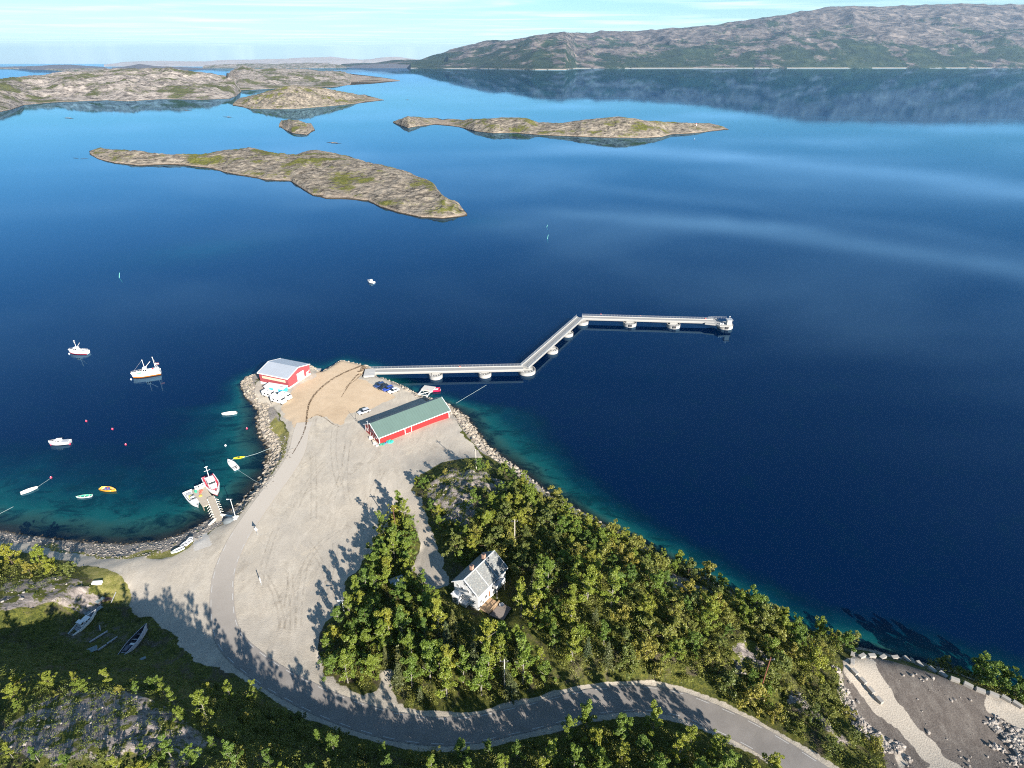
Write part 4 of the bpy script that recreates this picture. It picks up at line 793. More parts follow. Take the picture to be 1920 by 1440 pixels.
def cabin(par, x0, x1, w, z0, z1, mat=None, roofm=None, rake=.15, top=.86, name='cabin', win=True):
    c = cabinm(x0, x1, w, z0, z1, rake, top).build(name, mat or WTRIM, par); h = z1 - z0
    if win:
        zz0, zz1 = z0 + h * .5, z0 + h * .85
        def wf(z): f = (z - z0) / h; return 1 - f * (1 - top)
        for sgn in (-1, 1):
            m = MB(); n_ = max(1, int((x1 - x0) / .9)); Lx = (x1 - x0) - rake * h * 2.2
            for k in range(n_):
                a = x0 + rake * h * .5 + Lx * (k + .12) / n_; b = x0 + rake * h * .5 + Lx * (k + .88) / n_
                m.add([(a, sgn * (w / 2 * wf(zz0) + .012), zz0), (b, sgn * (w / 2 * wf(zz0) * .985 + .012), zz0), (b, sgn * (w / 2 * wf(zz1) * .985 + .012), zz1), (a, sgn * (w / 2 * wf(zz1) + .012), zz1)], [(0, 1, 2, 3)])
            m.build('window', GLASS, c)
        m = MB(); xx0 = x1 - rake * h * 2 * .5 + .015; xx1 = x1 - rake * h * 2 * .85 + .015; ww = w / 2 * .8
        m.add([(xx0, -ww, zz0), (xx0, ww, zz0), (xx1, ww, zz1), (xx1, -ww, zz1)], [(0, 1, 2, 3)]); m.build('windscreen', GLASS, c)
    if roofm: MB().box(x0 - .05, x1 - rake * h * 2 + .15, -w / 2 * top - .06, w / 2 * top + .06, z1 + .002, z1 + .07).build('roof', roofm, c)
    return c
def place(name, label, cat, bow, stern, z=0.0, group=None):
    a = P(*stern, z); b = P(*bow, z); c = (a + b) / 2; d = b - a
    return empty(name, (c.x, c.y, z), math.atan2(d.y, d.x), label, cat, group), d.length
def seats(par, xs, w, z, mat=None):
    for x in xs: MB().box(x - .14, x + .14, -w / 2, w / 2, z, z + .05).build('seat', mat or WTRIM, par)
def outboard(par, x, z):
    o = MB().box(x - .28, x + .02, -.16, .16, z, z + .42).build('outboard_motor', DARK, par, bevel=.05); MB().box(x - .2, x - .08, -.05, .05, z - .8, z).build('shaft', GREYM, o)
def mastm(par, x, z0, z1, r=.09, cross=0, name='mast'):
    m = MB(); m.tube((x, 0, z0), (x, 0, z1), r, r * .6)
    if cross: m.tube((x, -cross, z1 * .72 + z0 * .28), (x, cross, z1 * .72 + z0 * .28), .05); m.tube((x, -cross * .6, z1 - .2), (x, cross * .6, z1 - .2), .05); m.box(x - .15, x + .15, -.25, .25, z1 - .45, z1 - .25)
    return m.build(name, WTRIM, par)
def rail(par, L, B, Hh, s0, s1, h=.7, pw=2.2, stern=.82, sheer=.5):
    m = MB(); n = 9
    for sg_ in (-1, 1):
        pts = []
        for i in range(n + 1):
            s = s0 + (s1 - s0) * i / n; hb, zs, _ = section(s, L, B, Hh, 0, pw, stern, sheer); x = -L / 2 + L * s + .06 * L * s ** 6; pts.append((x, sg_ * (hb - .06), zs + h)); m.tube((x, sg_ * (hb - .06), zs), pts[-1], .03, n=4)
        m.path(pts, .03, 4)
    m.build('railing', WTRIM, par)
WHULL = M((.8, .8, .79), .35, .04); DECKW = M((.62, .62, .6), .6, .08)
# trawler, orange bottom
t_, L = place('fishing_boat', 'big white fishing boat with orange waterline and two masts moored in the bay', 'fishing boat', (252, 708), (301, 700)); L = max(L, 10.5)
hull(L, 3.7, 1.6, .8, 2.6, .9, .5, deck=.35, wl=.55, rim=.12).build('hull', [WHULL, M((.62, .2, .03), .6, .12), M((.75, .5, .15), .5, .1), DECKW], t_)
cabin(t_, -L * .47, -L * .02, 2.7, 1.3, 2.5, roofm=WTRIM, rake=.08, win=False, name='deckhouse'); w_ = cabin(t_, -L * .05, L * .13, 2.3, 1.4, 3.7, roofm=WTRIM, rake=.1, name='wheelhouse')
MB().box(L * .2, L * .34, -.6, .6, 1.3, 1.75).build('hatch', M((.08, .4, .28), .6, .1), t_)
mastm(t_, L * .02, 3.7, 7.6, .12, .7); mastm(t_, -L * .36, 2.5, 8.2, .11, .6, 'mizzen_mast')
m = MB(); m.tube((L * .0, 0, 3.8), (-L * .24, 0, 6.2), .1); m.build('boom', WTRIM, t_); m = MB(); m.tube((-L * .36, 0, 8.0), (-L * .47, .0, 2.6), .03, n=4); m.tube((L * .02, 0, 7.4), (L * .47, 0, 2.4), .025, n=4); m.tube((-L * .36, 0, 5.4), (-L * .46, .5, 2.5), .06); m.tube((-L * .36, 0, 5.4), (-L * .46, -.5, 2.5), .06); m.build('rigging', GREYM, t_)
m = MB(); m.add([(-L * .37, 0, 4.6), (-L * .37 - 1.6, .1, 4.3), (-L * .37 - 1.6, .1, 5.0), (-L * .37, 0, 5.2)], [(0, 1, 2, 3)]); m.build('flag', M((.7, .3, .3), .7, .2, scale=3), t_); rail(t_, L, 3.7, 1.6, .55, .97, .6, 2.6, .9)
MB().lathe((-L * .25, 0, 2.58), [(.35, 0), (.35, .3), (.2, .3)], 14).build('winch', RED, t_)
# red bottomed smaller boat
t_, L = place('fishing_boat', 'small white fishing boat with red waterline moored farthest left in the bay', 'fishing boat', (132, 662), (166, 663)); L = max(L, 8.5)
hull(L, 3.0, 1.3, .6, 2.4, .88, .5, deck=.3, wl=.42, rim=.1).build('hull', [WHULL, M((.55, .05, .08), .6, .1), WTRIM, DECKW], t_)
cabin(t_, -.2, L * .22, 1.9, 1.1, 3.0, roofm=WTRIM, rake=.1, name='wheelhouse'); mastm(t_, .4, 3.0, 6.6, .1, .5)
m = MB(); m.tube((.2, 0, 3.0), (-2.0, 0, 5.4), .08); m.build('boom', WTRIM, t_); MB().box(-3, -1.4, -.6, .6, 1.1, 1.5).build('hatch', GREYM, t_); rail(t_, L, 3.0, 1.3, .1, .95, .5, 2.4, .88)
# red and white boat at the jetty
t_, L = place('fishing_boat', 'white and red fishing boat with tall mast moored at the timber jetty', 'fishing boat', (408, 930), (391, 899)); L = max(L, 10)
hull(L, 4.1, 1.5, .7, 2.6, .92, .55, deck=.3, wl=.45, rim=.22).build('hull', [WHULL, M((.55, .05, .08), .6, .1), WTRIM, M((.62, .06, .09), .6, .1)], t_)
cabin(t_, -L * .16, L * .14, 2.5, 1.3, 3.2, roofm=WTRIM, rake=.12, name='wheelhouse'); cabin(t_, L * .14, L * .3, 1.9, 1.5, 2.2, rake=.2, win=False, roofm=WTRIM)
mastm(t_, -L * .2, 1.3, 7.0, .13, .9); MB().box(-L * .42, -L * .2, -1.2, 1.2, 1.25, 1.7).build('hatch', DECKW, t_); rail(t_, L, 4.1, 1.5, .45, .95, .6, 2.6, .92)
[MB().ball((L * .28, y, 1.9), .2, 8).build('deck_buoy', RED, t_) for y in (-.5, .5)]
# white open workboat at the jetty
t_, L = place('workboat', 'white open workboat with yellow fish bin at the left of the jetty', 'boat', (372, 952), (352, 925)); L = max(L, 7)
hull(L, 3.0, .95, .35, 2.4, .95, .4, floor=.25, wl=.15, rim=.28).build('hull', [WHULL, WHULL, WTRIM, DECKW], t_)
MB().box(L * .12, L * .36, -1.0, 1.0, .75, 1.1).build('foredeck', WTRIM, t_, bevel=.1); MB().box(-L * .2, L * .0, -.55, .45, .26, 1.0).build('fish_bin', M((.62, .6, .2), .6, .1), t_, bevel=.08); cabin(t_, L * .0, L * .13, 1.3, .3, 1.7, rake=.2, name='console'); outboard(t_, -L / 2, .7)
MB().box(-L * .42, -L * .28, -.7, .7, .26, .7).build('seat', GREYM, t_)
# grey cabin cruiser
t_, L = place('cabin_cruiser', 'grey and white cabin cruiser alone near the left edge of the bay', 'motorboat', (97, 834), (131, 831)); L = max(L, 6.5)
hull(L, 2.5, .95, .4, 2.4, .9, .35, deck=.15, wl=.2, rim=.1).build('hull', [M((.5, .52, .55), .35, .08), M((.1, .12, .16), .5, .1), WTRIM, DECKW], t_)
cabin(t_, -L * .1, L * .3, 1.9, .85, 1.9, M((.55, .57, .6), .4, .08), roofm=WTRIM, rake=.45); MB().box(-L * .42, -L * .12, -1.0, 1.0, .86, 1.25).build('canopy', M((.35, .37, .4), .7, .1), t_, bevel=.15); rail(t_, L, 2.5, .95, .55, .97, .4)
# small boats
def skiff(label, bow, stern, B=1.6, Hh=.5, hm=WHULL, rimm=WTRIM, inm=None, ns=3, motor=False, z=0.0, minL=4.2, name='rowing_boat', cat='rowing boat', seatm=None):
    t_, L = place(name, label, cat, bow, stern, z); L = max(L, minL)
    hull(L, B, Hh, .2, 2.0, .7, .5, floor=.1, wl=.08, rim=.1).build('hull', [hm, hm, rimm, inm or M((.5, .48, .42), .7, .1)], t_)
    seats(t_, [(-.32 + .6 * k / max(1, ns - 1)) * L for k in range(ns)], B * .8, Hh * .7, seatm)
    if motor: outboard(t_, -L / 2, Hh * .8)
    return t_, L
skiff('white open boat with outboard floating off the gravel spit', (419, 778), (443, 775), 1.9, .6, motor=True, minL=5, name='open_boat', cat='boat', inm=DECKW)
skiff('small white rowing boat on a mooring line at the far left of the bay', (63, 918), (46, 924), inm=DECKW)
skiff('small rowing boat with green inside floating beside the orange boat', (150, 933), (168, 931), 1.4, .45, rimm=M((.6, .65, .55), .6, .1), inm=M((.03, .33, .22), .6, .1), seatm=M((.6, .65, .55), .6, .1))
t_, L = skiff('orange boat with a blue tarpaulin heaped in it', (217, 921), (189, 917), 2.0, .6, M((.72, .32, .03), .5, .1), M((.75, .4, .05), .5, .1), M((.7, .45, .1), .6, .1), 2, minL=5, name='orange_boat', cat='boat')
m = MB()
for k in range(5): m.ball((-.8 + .35 * k, random.uniform(-.4, .4), .55), random.uniform(.3, .45), 7, sz=.6)
m.build('tarpaulin', M((.12, .14, .35), .6, .3, scale=3), t_); MB().ball((-.1, .2, .8), .22, 8).build('buoy', RED, t_)
t_, L = place('motorboat', 'white motorboat tied by ropes near the yellow kayak', 'motorboat', (429, 866), (444, 881)); L = max(L, 5.5)
hull(L, 2.1, .75, .3, 2.4, .92, .4, floor=.3, wl=.1, rim=.18).build('hull', [WHULL, WHULL, WTRIM, DECKW], t_); MB().box(L * .05, L * .3, -.75, .75, .5, .95).build('foredeck', WTRIM, t_, bevel=.1); cabin(t_, -L * .12, L * .0, .9, .35, 1.15, rake=.3, name='console'); seats(t_, (-L * .3,), 1.4, .6, DARK); outboard(t_, -L / 2, .6)
t_, L = place('kayak', 'bright yellow kayak floating beside the mooring rope', 'kayak', (455, 858), (441, 860)); L = max(L, 3.4); hull(L, .95, .3, .12, 2, .35, .3, deck=.03, wl=.05, rim=.05).build('hull', [M((.85, .75, .02), .4, .05)] * 4, t_); MB().lathe((0, 0, .3), [(.3, 0), (.3, .06), (.24, .06)], 12, sx=1.5).build('cockpit', DARK, t_)
t_, L = place('rescue_boat', 'bright red boat with white stripe beside the steel slipway', 'boat', (804, 734), (824, 732)); L = max(L, 5)
hull(L, 2.3, .8, .3, 2.6, .95, .3, floor=.25, wl=.1, rim=.3).build('hull', [M((.72, .02, .08), .4, .06), M((.72, .02, .08), .4, .06), M((.72, .03, .08), .4, .06), M((.6, .05, .08), .6, .1)], t_); MB().box(-1.6, 1.2, -.45, .1, .5, .75).build('seat', WTRIM, t_, bevel=.05); cabin(t_, .2, .8, .8, .3, 1.1, DARK, rake=.3, name='console', win=False); outboard(t_, -L / 2, .6)
t_, L = place('motorboat', 'tiny white motorboat alone on open water beyond the quay', 'motorboat', (691, 529), (701, 531)); L = max(L, 4.8)
hull(L, 2.2, .8, .3, 2.4, .92, .4, floor=.3, wl=.1, rim=.15).build('hull', [WHULL, WHULL, WTRIM, DECKW], t_); cabin(t_, -.6, L * .2, 1.7, .6, 1.9, roofm=WTRIM, rake=.2); rail(t_, L, 2.2, .8, .5, .95, .4)
# boats on land
def onland(label, bow, stern, name, cat, tilt=.12):
    pb, ps = G(*bow), G(*stern); c = (pb + ps) / 2; d = pb - ps; o = empty(name, (c.x, c.y, float(gz(c.x, c.y)) + .35), math.atan2(d.y, d.x), label, cat); o.rotation_euler = (tilt, 0, math.atan2(d.y, d.x)); return o, max(d.length, 3.5)
t_, L = onland('white cabin boat laid up ashore in the shaded hollow', (181, 1156), (132, 1190), 'laid_up_boat', 'motorboat')
hull(L, 2.1, 1.0, .4, 2.0, .6, .35, floor=.35, wl=.15, rim=.12).build('hull', [WHULL, WHULL, WTRIM, GREYM], t_); cabin(t_, -L * .15, L * .0, 1.4, .7, 2.0, roofm=WTRIM, rake=.1, name='wheelhouse'); cabin(t_, L * .0, L * .28, 1.4, .7, 1.45, roofm=WTRIM, rake=.3)
t_, L = onland('old open wooden boat laid up ashore nearest the road', (278, 1184), (222, 1231), 'laid_up_boat', 'wooden boat', -.2)
GW = M((.3, .29, .3), .7, .2); hull(L, 2.5, 1.1, .5, 2.0, .55, .4, floor=.3, wl=.2, rim=.12).build('hull', [M((.42, .42, .46), .6, .12), GREYM, M((.5, .5, .55), .6, .1), M((.05, .05, .06), .8, .2)], t_); seats(t_, (-L * .3, -L * .12, L * .1, L * .27), 1.9, .8, GW); MB().box(-L * .28, -L * .1, -.5, .5, .5, 1.2).build('engine_box', M((.07, .08, .12), .7, .1), t_); MB().box(-L * .08, -L * .02, -.9, .3, .9, 1.0).build('plank', M((.6, .6, .6), .7, .1), t_)
for lab, b, s_, hm_ in (('white dinghy pulled up on the grass beside the concrete slab, upper one', (344, 1026), (357, 1018), WHULL), ('green trimmed white dinghy on the grass below the other dinghies', (327, 1038), (343, 1031), M((.55, .65, .55), .6, .1)), ('small white dinghy on the pebbles nearest the concrete slab', (352, 1022), (358, 1015), WHULL)):
    t_, L = onland(lab, b, s_, 'dinghy', 'dinghy', .05); hull(L * .9, 1.4, .5, .15, 2, .75, .3, floor=.1, wl=.08, rim=.1).build('hull', [hm_, hm_, WTRIM, GREYM], t_); seats(t_, (-.5, .5), 1.1, .3)
# ---- buoys, ropes, stakes
REDB_ = M((.75, .06, .12), .4, .05); BW = M((.85, .85, .85), .4, .05)
def buoy(u, v, label, mat=REDB_, r=.38, group=None):
    p = P(u, v, 0); o = MB().ball((0, 0, 0), r, 12, sz=1.15).build('buoy', mat, None, (p.x, p.y, r * .45), smooth=True); MB().lathe((0, 0, r * .95), [(.07, 0), (.09, .12), (.03, .16)], 8).build('eye', WTRIM, o); tag(o, label, 'buoy', group); return p
for (u, v, l) in ((162, 790, 'red buoy furthest from the shore, above the cabin cruiser'), (211, 805, 'red buoy up and left of the buoy nearest the middle of the bay'), (236, 834, 'red buoy nearest the middle of the bay'), (463, 804, 'red buoy close to the stony spit edge'), (96, 896, 'red buoy holding the small white rowing boat'), (96, 834, 'red buoy at the bow of the grey cabin cruiser'), (131, 833, 'red buoy at the stern of the grey cabin cruiser'), (375, 911, 'red fender buoy at the corner of the jetty')): buoy(u, v, l, r=.34)
for (u, v, l) in ((130, 664, 'white mooring buoy at the bow of the small fishing boat'), (246, 712, 'white mooring buoy at the bow of the big fishing boat'), (423, 836, 'tiny white buoy near the stony spit')): buoy(u, v, l, BW, .34)
def stake(u0, v0, u1, v1, lab):
    p = P(u1, v1, 0); h = top_h(p.x, p.y, 0, v0); q = PD(u0, v0, math.hypot(p.x, p.y)); o = MB().tube((0, 0, -1), (q.x - p.x, q.y - p.y, max(h, 2)), .13, .09).build('marker_stake', M((.25, .75, .6), .5, .05), None, (p.x, p.y, 0)); tag(o, lab, 'marker stake')
stake(224, 512, 222.5, 521, 'pale green stake standing in the water left of the islands'); stake(1028, 440, 1026, 448, 'pale green stake standing in the water right of the long island'); stake(1027, 423, 1024, 426, 'short pale stake on the water beyond the other right hand stake')
ROPE = M((.35, .45, .45), .8, .1)
def rope(pts, lab, r=.05, mat=ROPE, sag=0):
    m = MB(); q = []
    for a, b in zip(pts[:-1], pts[1:]):
        n = 8
        for k in range(n + (b is pts[-1])): s = k / n; w_ = a.lerp(b, s); q.append((w_.x, w_.y, w_.z - sag * 4 * s * (1 - s)))
    m.path(q, r, 4); o = m.build('rope', mat); tag(o, lab, 'rope'); return o
rope([P(434, 862, .3), P(441, 860, .15)], 'short rope from the kayak to the white motorboat'); rope([P(455, 858, .15), P(480, 851, .1), P(508, 840, 1.0)], 'pale rope from the yellow kayak to the stony shore')
rope([P(446, 881, .4), P(475, 900, .2), P(492, 908, .5)], 'rope from the stern of the white motorboat to the beach', .035); rope([P(63, 918, .4), P(96, 896, .1)], 'mooring line of the small white rowing boat', .035); rope([P(-10, 968, .1), P(25, 950, .1)], 'rope floating at the left edge of the bay', .04)
rope([P(855, 756, .8), P(912, 722, .1)], 'long rope running out from the shore behind the green roofed boathouse', .05)
# ================================================================== timber jetty
JW = boards('jetty_planks', (.42, .36, .28), False, .35, .85, .15, .5)
a = P(410, 972, 1.6); b = P(385, 907, 1.6)
d = b - a; ax = math.atan2(d.y, d.x); jet = empty('timber_jetty', (a.x, a.y, 0), ax, 'timber jetty with a square platform at its outer end', 'jetty'); Lj = d.length
w_far = P(381, 906, 1.4)
MB().box(-1.5, Lj * .62, -.95, .95, 1.35, 1.5).build('gangway', JW, jet)
q = [P(u, v, 1.3) for u, v in ((382, 909), (393, 924), (398, 930), (394, 944), (380, 950), (359, 919))]
inv = Matrix.Rotation(-ax, 3, 'Z'); ql = [inv @ (p - Vector((a.x, a.y, 0))) for p in q]
MB().prism([(p.x, p.y) for p in ql], .95, 1.2).build('platform', JW, jet)
for k in range(9):
    x = .2 + k * Lj * .55 / 8
    for s_ in (-1, 1): m = MB(); m.box(x - .1, x + .1, s_ * 1.0 - .12, s_ * 1.0 + .12, .5, 1.75); m.tube((x, s_ * 1.05, 1.0), (x, s_ * 1.9, .2), .09, n=5); m.build('railing_post', M((.6, .58, .52), .8, .15, scale=2), jet)
[MB().tube((p.x * .97, p.y * .95, -2), (p.x * .97, p.y * .95, .95), .16).build('pile', M((.2, .16, .12), .9, .2), jet) for p in ql]
def item(name, label, cat, u, v, dz, builder, rz=0, group=None, zb=None):
    p = G(u, v) if zb is None else P(u, v, zb); o = empty(name, (p.x, p.y, p.z + dz), rz, label, cat, group); builder(o); return o
def tub(col, L=1.2, W=1.0, h=.8):
    def f(o):
        m = MB(); m.box(-L / 2, L / 2, -W / 2, W / 2, 0, .1); m.box(-L / 2, L / 2, -W / 2, -W / 2 + .08, .1, h); m.box(-L / 2, L / 2, W / 2 - .08, W / 2, .1, h); m.box(-L / 2, -L / 2 + .08, -W / 2 + .08, W / 2 - .08, .1, h); m.box(L / 2 - .08, L / 2, -W / 2 + .08, W / 2 - .08, .1, h); m.build('tub_body', M(col, .6, .1), o)
        MB().box(-L / 2 + .05, L / 2 - .05, -W / 2 + .05, W / 2 - .05, h - .25, h - .2).build('contents', M(tuple(c * .6 for c in col), .8, .3, scale=5), o)
    return f
def heap(col, n=7, r=.45, flat=.6, spread=.6, name='net'):
    def f(o):
        m = MB()
        for k in range(n): m.ball((random.uniform(-1, 1) * spread, random.uniform(-1, 1) * spread, r * .3), r * random.uniform(.7, 1.2), 7, sz=flat)
        m.build(name, M(col, .9, .3, scale=6), o)
    return f
for u, v, c, l in ((377, 914, (.8, .8, .78), 'white fish tub at the outer edge of the jetty'), (369, 917, (.8, .8, .78), 'white fish tub left of the green net on the jetty'), (382, 911, (.62, .66, .68), 'grey fish tub at the jetty corner by the red boat')): item('fish_tub', l, 'fish tub', u, v, 0, tub(c), ax, zb=1.2)
item('net_heap', 'green net heaped on the jetty platform', 'net', 368, 922, 0, heap((.05, .45, .28), 5, .35), zb=1.2)
for u, v, l in ((378, 920, 'red round fender on the jetty platform'), (376, 925, 'second red round fender nearer the shore on the jetty')): item('fender', l, 'fender', u, v, 0, heap((.75, .12, .08), 3, .3, .9, .25, 'fender_ball'), zb=1.2)
item('rope_coil', 'yellow rope coil on the jetty platform', 'rope', 376, 930, 0, lambda o: MB().lathe((0, 0, 0), [(.5, 0), (.5, .2), (.25, .2), (.25, 0)], 14).build('coil', M((.6, .45, .1), .8, .1), o), zb=1.2)
p = G(429, 983)
item('covered_boat', 'small boat under a dark grey tarpaulin beside the lamp post', 'boat', 430, 978, .0, lambda o: (MB().lathe((0, 0, 0), [(1.75, 0), (1.7, .5), (1.2, 1.0), (.5, 1.3), (.02, 1.35)], 18, sx=1.0, sy=.75).build('tarpaulin', M((.13, .15, .16), .7, .2, scale=1.5), o), MB().box(1.3, 2.3, -.6, .6, .1, .9).build('bow', WTRIM, o, bevel=.1)), .3)
for u0, v0, u1, v1, l in ((415, 969, 435, 968, 'pale concrete edge beam right of the jetty root'), (392, 986, 405, 975, 'pale concrete edge beam left of the jetty root'), (434, 975, 447, 968, 'low white block beside the lamp post')):
    a_, b_ = G(u0, v0), G(u1, v1); d = b_ - a_; tag(MB().box(0, d.length, -.3, .3, -.5, .55).build('edge_beam', M((.7, .66, .58), .8, .12), None, (a_.x, a_.y, (a_.z + b_.z) / 2), rz=math.atan2(d.y, d.x), bevel=.04), l, 'concrete beam')
# steel slipway by the barn
a = P(778, 746, .9); b = P(798, 723, .9); d = b - a; sw = empty('slipway_frame', (a.x, a.y, 0), math.atan2(d.y, d.x), 'white steel landing stage with cross bracing beside the red boat', 'landing stage'); Ls = d.length; SWM = M((.62, .61, .58), .6, .1)
m = MB(); [m.box(0, Ls, y, y + .3, .7, 1.0) for y in (-4.2, -.15)]; m.box(0, .35, -3.9, -.15, .7, 1.0); m.box(Ls * .28, Ls * .28 + .2, -3.9, -.15, .7, .95); m.tube((Ls * .3, -3.9, .85), (Ls * .62, -.2, .85), .12); m.tube((Ls * .3, -.2, .85), (Ls * .62, -3.9, .85), .12); m.build('frame', SWM, sw)
MB().box(Ls * .65, Ls, -4.5, .45, .55, 1.02).build('platform', M((.5, .47, .43), .8, .12), sw); [MB().tube((Ls * s_, y, -2), (Ls * s_, y, .7), .2).build('pile', GREYM, sw) for s_ in (.3, .7, .95) for y in (-4, 0)]
MB().box(-1.6, .0, -4.3, .3, .35, 1.05).build('landing', CONC, sw)
# ================================================================== cars and campers
def car(label, u0, v0, ang, col, kind='estate', group='cars parked on the quay'):
    p = G(u0, v0); o = empty('parked_car', (p.x, p.y, p.z + .02), ang, label, 'car', group); L, W = 4.6, 1.85; mt = M(col, .25, .05)
    prof = [(-L / 2, .35), (-L / 2, .85), (-L / 2 + .25, .95), (L / 2 - 1.3, .95), (L / 2 - .25, .8), (L / 2, .6), (L / 2, .35)]
    m = MB(); vs = [(x, -W / 2, z) for x, z in prof] + [(x, W / 2, z) for x, z in prof]; n = len(prof); m.add(vs, [(k, (k + 1) % n, n + (k + 1) % n, n + k) for k in range(n)] + [tuple(range(n)), tuple(range(n, 2 * n))]); b = m.build('body', mt, o, bevel=.07)
    x0, x1 = (-L / 2 + .2, L / 2 - 1.25) if kind == 'estate' else (-L / 2 + .7, L / 2 - 1.3)
    m = MB(); vs = [(x0, -.85, .96), (x1, -.85, .96), (x1, .85, .96), (x0, .85, .96), (x0 + .25, -.68, 1.45), (x1 - .75, -.68, 1.45), (x1 - .75, .68, 1.45), (x0 + .25, .68, 1.45)]; m.add(vs, [(0, 1, 5, 4), (1, 2, 6, 5), (2, 3, 7, 6), (3, 0, 4, 7), (4, 5, 6, 7)]); m.build('glasshouse', GLASS, o)
    MB().box(x0 + .22, x1 - .72, -.7, .7, 1.452, 1.5).build('roof', mt, o, bevel=.03)
    for x in (-L / 2 + .85, L / 2 - .85):
        for y in (-W / 2 + .08, W / 2 - .08): MB().tube((x, y - .11, .33), (x, y + .11, .33), .33, n=14).build('wheel', RUBBER, o)
    for y in (-.65, .65): MB().box(L / 2 - .03, L / 2 + .015, y - .18, y + .18, .62, .74).build('headlight', M((.7, .7, .7), .2, .05), o)
    return o
BL = (.02, .04, .13)
car('dark blue car at the water end of the row of four parked cars', 712, 724.5, .77 + 3.14, (.03, .06, .16)); car('black car second from the left in the parked row', 719.5, 728.5, .77 + 3.14, (.02, .025, .04)); car('bright blue car third from the left in the parked row', 728, 731, .77 + 3.14, (.03, .07, .35)); car('white car at the right end of the parked row', 738, 735, .77 + 3.14, (.75, .75, .75), 'saloon')
car('silver car parked alone above the green roofed boathouse', 682.5, 774, .65 + 3.14, (.5, .52, .55))
def camper(label, u, v, ang, L, W, hh, group='white campers beside the red hall'):
    p = G(u, v); o = empty('camper_van', (p.x, p.y, p.z), ang, label, 'camper van', group); m = MB()
    prof = [(-L / 2, .45), (-L / 2, hh - .15), (-L / 2 + .3, hh), (L / 2 - 1.0, hh), (L / 2 - .35, hh * .72), (L / 2, hh * .45), (L / 2, .45)]; n = len(prof)
    vs = [(x, -W / 2, z) for x, z in prof] + [(x, W / 2, z) for x, z in prof]; m.add(vs, [(k, (k + 1) % n, n + (k + 1) % n, n + k) for k in range(n)] + [tuple(range(n)), tuple(range(n, 2 * n))]); m.build('body', WHULL, o, bevel=.12)
    a_, b_ = (L / 2 - 1.0, hh), (L / 2 - .35, hh * .72); pt = lambda s: (a_[0] + (b_[0] - a_[0]) * s + .02, a_[1] + (b_[1] - a_[1]) * s + .02)
    p1, p2 = pt(.3), pt(.95); MB().add([(p1[0], -W * .42, p1[1]), (p1[0], W * .42, p1[1]), (p2[0], W * .44, p2[1]), (p2[0], -W * .44, p2[1])], [(0, 1, 2, 3)]).build('windscreen', GLASS, o)
    for s_ in (-1, 1):
        for x in (-L * .28, L * .05): MB().box(x, x + .9, s_ * W / 2 - .02, s_ * W / 2 + .02, hh * .5, hh * .72).build('window', GLASS, o)
    for x in (-L / 2 + 1.1, L / 2 - .9):
        for y in (-W / 2 + .1, W / 2 - .1): MB().tube((x, y - .12, .36), (x, y + .12, .36), .36, n=12).build('wheel', RUBBER, o)
    MB().box(-.5, .2, -.35, .35, hh + .002, hh + .09).build('roof_hatch', GREYM, o)
camper('white camper van nearest the stony shore', 505, 743, -.42, 5.2, 2.2, 2.5); camper('white camper van with its nose to the yard, between the two others', 523, 754, -.45, 6.4, 2.3, 2.6); camper('white camper van nearest the hall corner', 536, 747, -.5, 5.2, 2.1, 2.4)
p = G(519, 733); o = empty('market_trailer', (p.x, p.y, p.z), -.3, 'white roofed trailer with bright blue panels against the hall wall', 'trailer'); MB().box(-4.3, 4.3, -1.4, 1.4, .3, 2.1).build('body', M((.05, .42, .7), .5, .1), o); MB().box(-4.5, 4.5, -1.75, 1.75, 2.1, 2.35).build('roof', WTRIM, o, bevel=.05); MB().box(-4.31, -2.2, -1.43, -1.405, .5, 2.0).build('panel', WTRIM, o); MB().box(-.2, 1.9, -1.43, -1.405, .5, 2.0).build('panel', WTRIM, o); MB().box(2.2, 3.4, -.4, .4, 2.352, 2.45).build('roof_hatch', GREYM, o)
for y in (-1.2, 1.2): MB().tube((0, y - .1, .35), (0, y + .1, .35), .35, n=12).build('wheel', RUBBER, o)
# ================================================================== nets, tubs by the barn
item('net_heap', 'turquoise green net piled against the red boathouse wall', 'net', 731, 828, 0, heap((.04, .5, .38), 9, .6, .7, .9)); item('net_heap', 'darker green net at the boathouse corner', 'net', 716, 833, 0, heap((.05, .33, .22), 7, .5, .6, .7)); item('tarp_heap', 'blue tarpaulin bundle between the two green nets', 'tarpaulin', 723, 831, 0, heap((.08, .2, .42), 6, .45, .6, .5, 'tarpaulin'))
for u, v, c, l in ((695, 822, (.75, .74, .7), 'white fish tub below the boathouse gable, upper'), (701, 829, (.4, .35, .3), 'brown crate below the boathouse gable'), (707, 836, (.45, .42, .4), 'grey crate at the lowest corner of the boathouse'), (703, 833, (.6, .6, .58), 'pale crate beside the grey one at the boathouse corner')): item('crate', l, 'crate', u, v, 0, tub(c, 1.1, .8, .6), .5)
for u, v, l in ((598, 697, 'grey boulder heap tarpaulin right of the hall'),): item('trailer', 'small dark boat trailer on the stones right of the hall', 'trailer', 596, 695, 0, lambda o: (MB().box(-1.4, 1.4, -.6, .6, .5, .9).build('bed', M((.25, .26, .27), .7, .1), o), [MB().tube((0, y - .1, .3), (0, y + .1, .3), .3, n=12).build('wheel', RUBBER, o) for y in (-.75, .75)]))
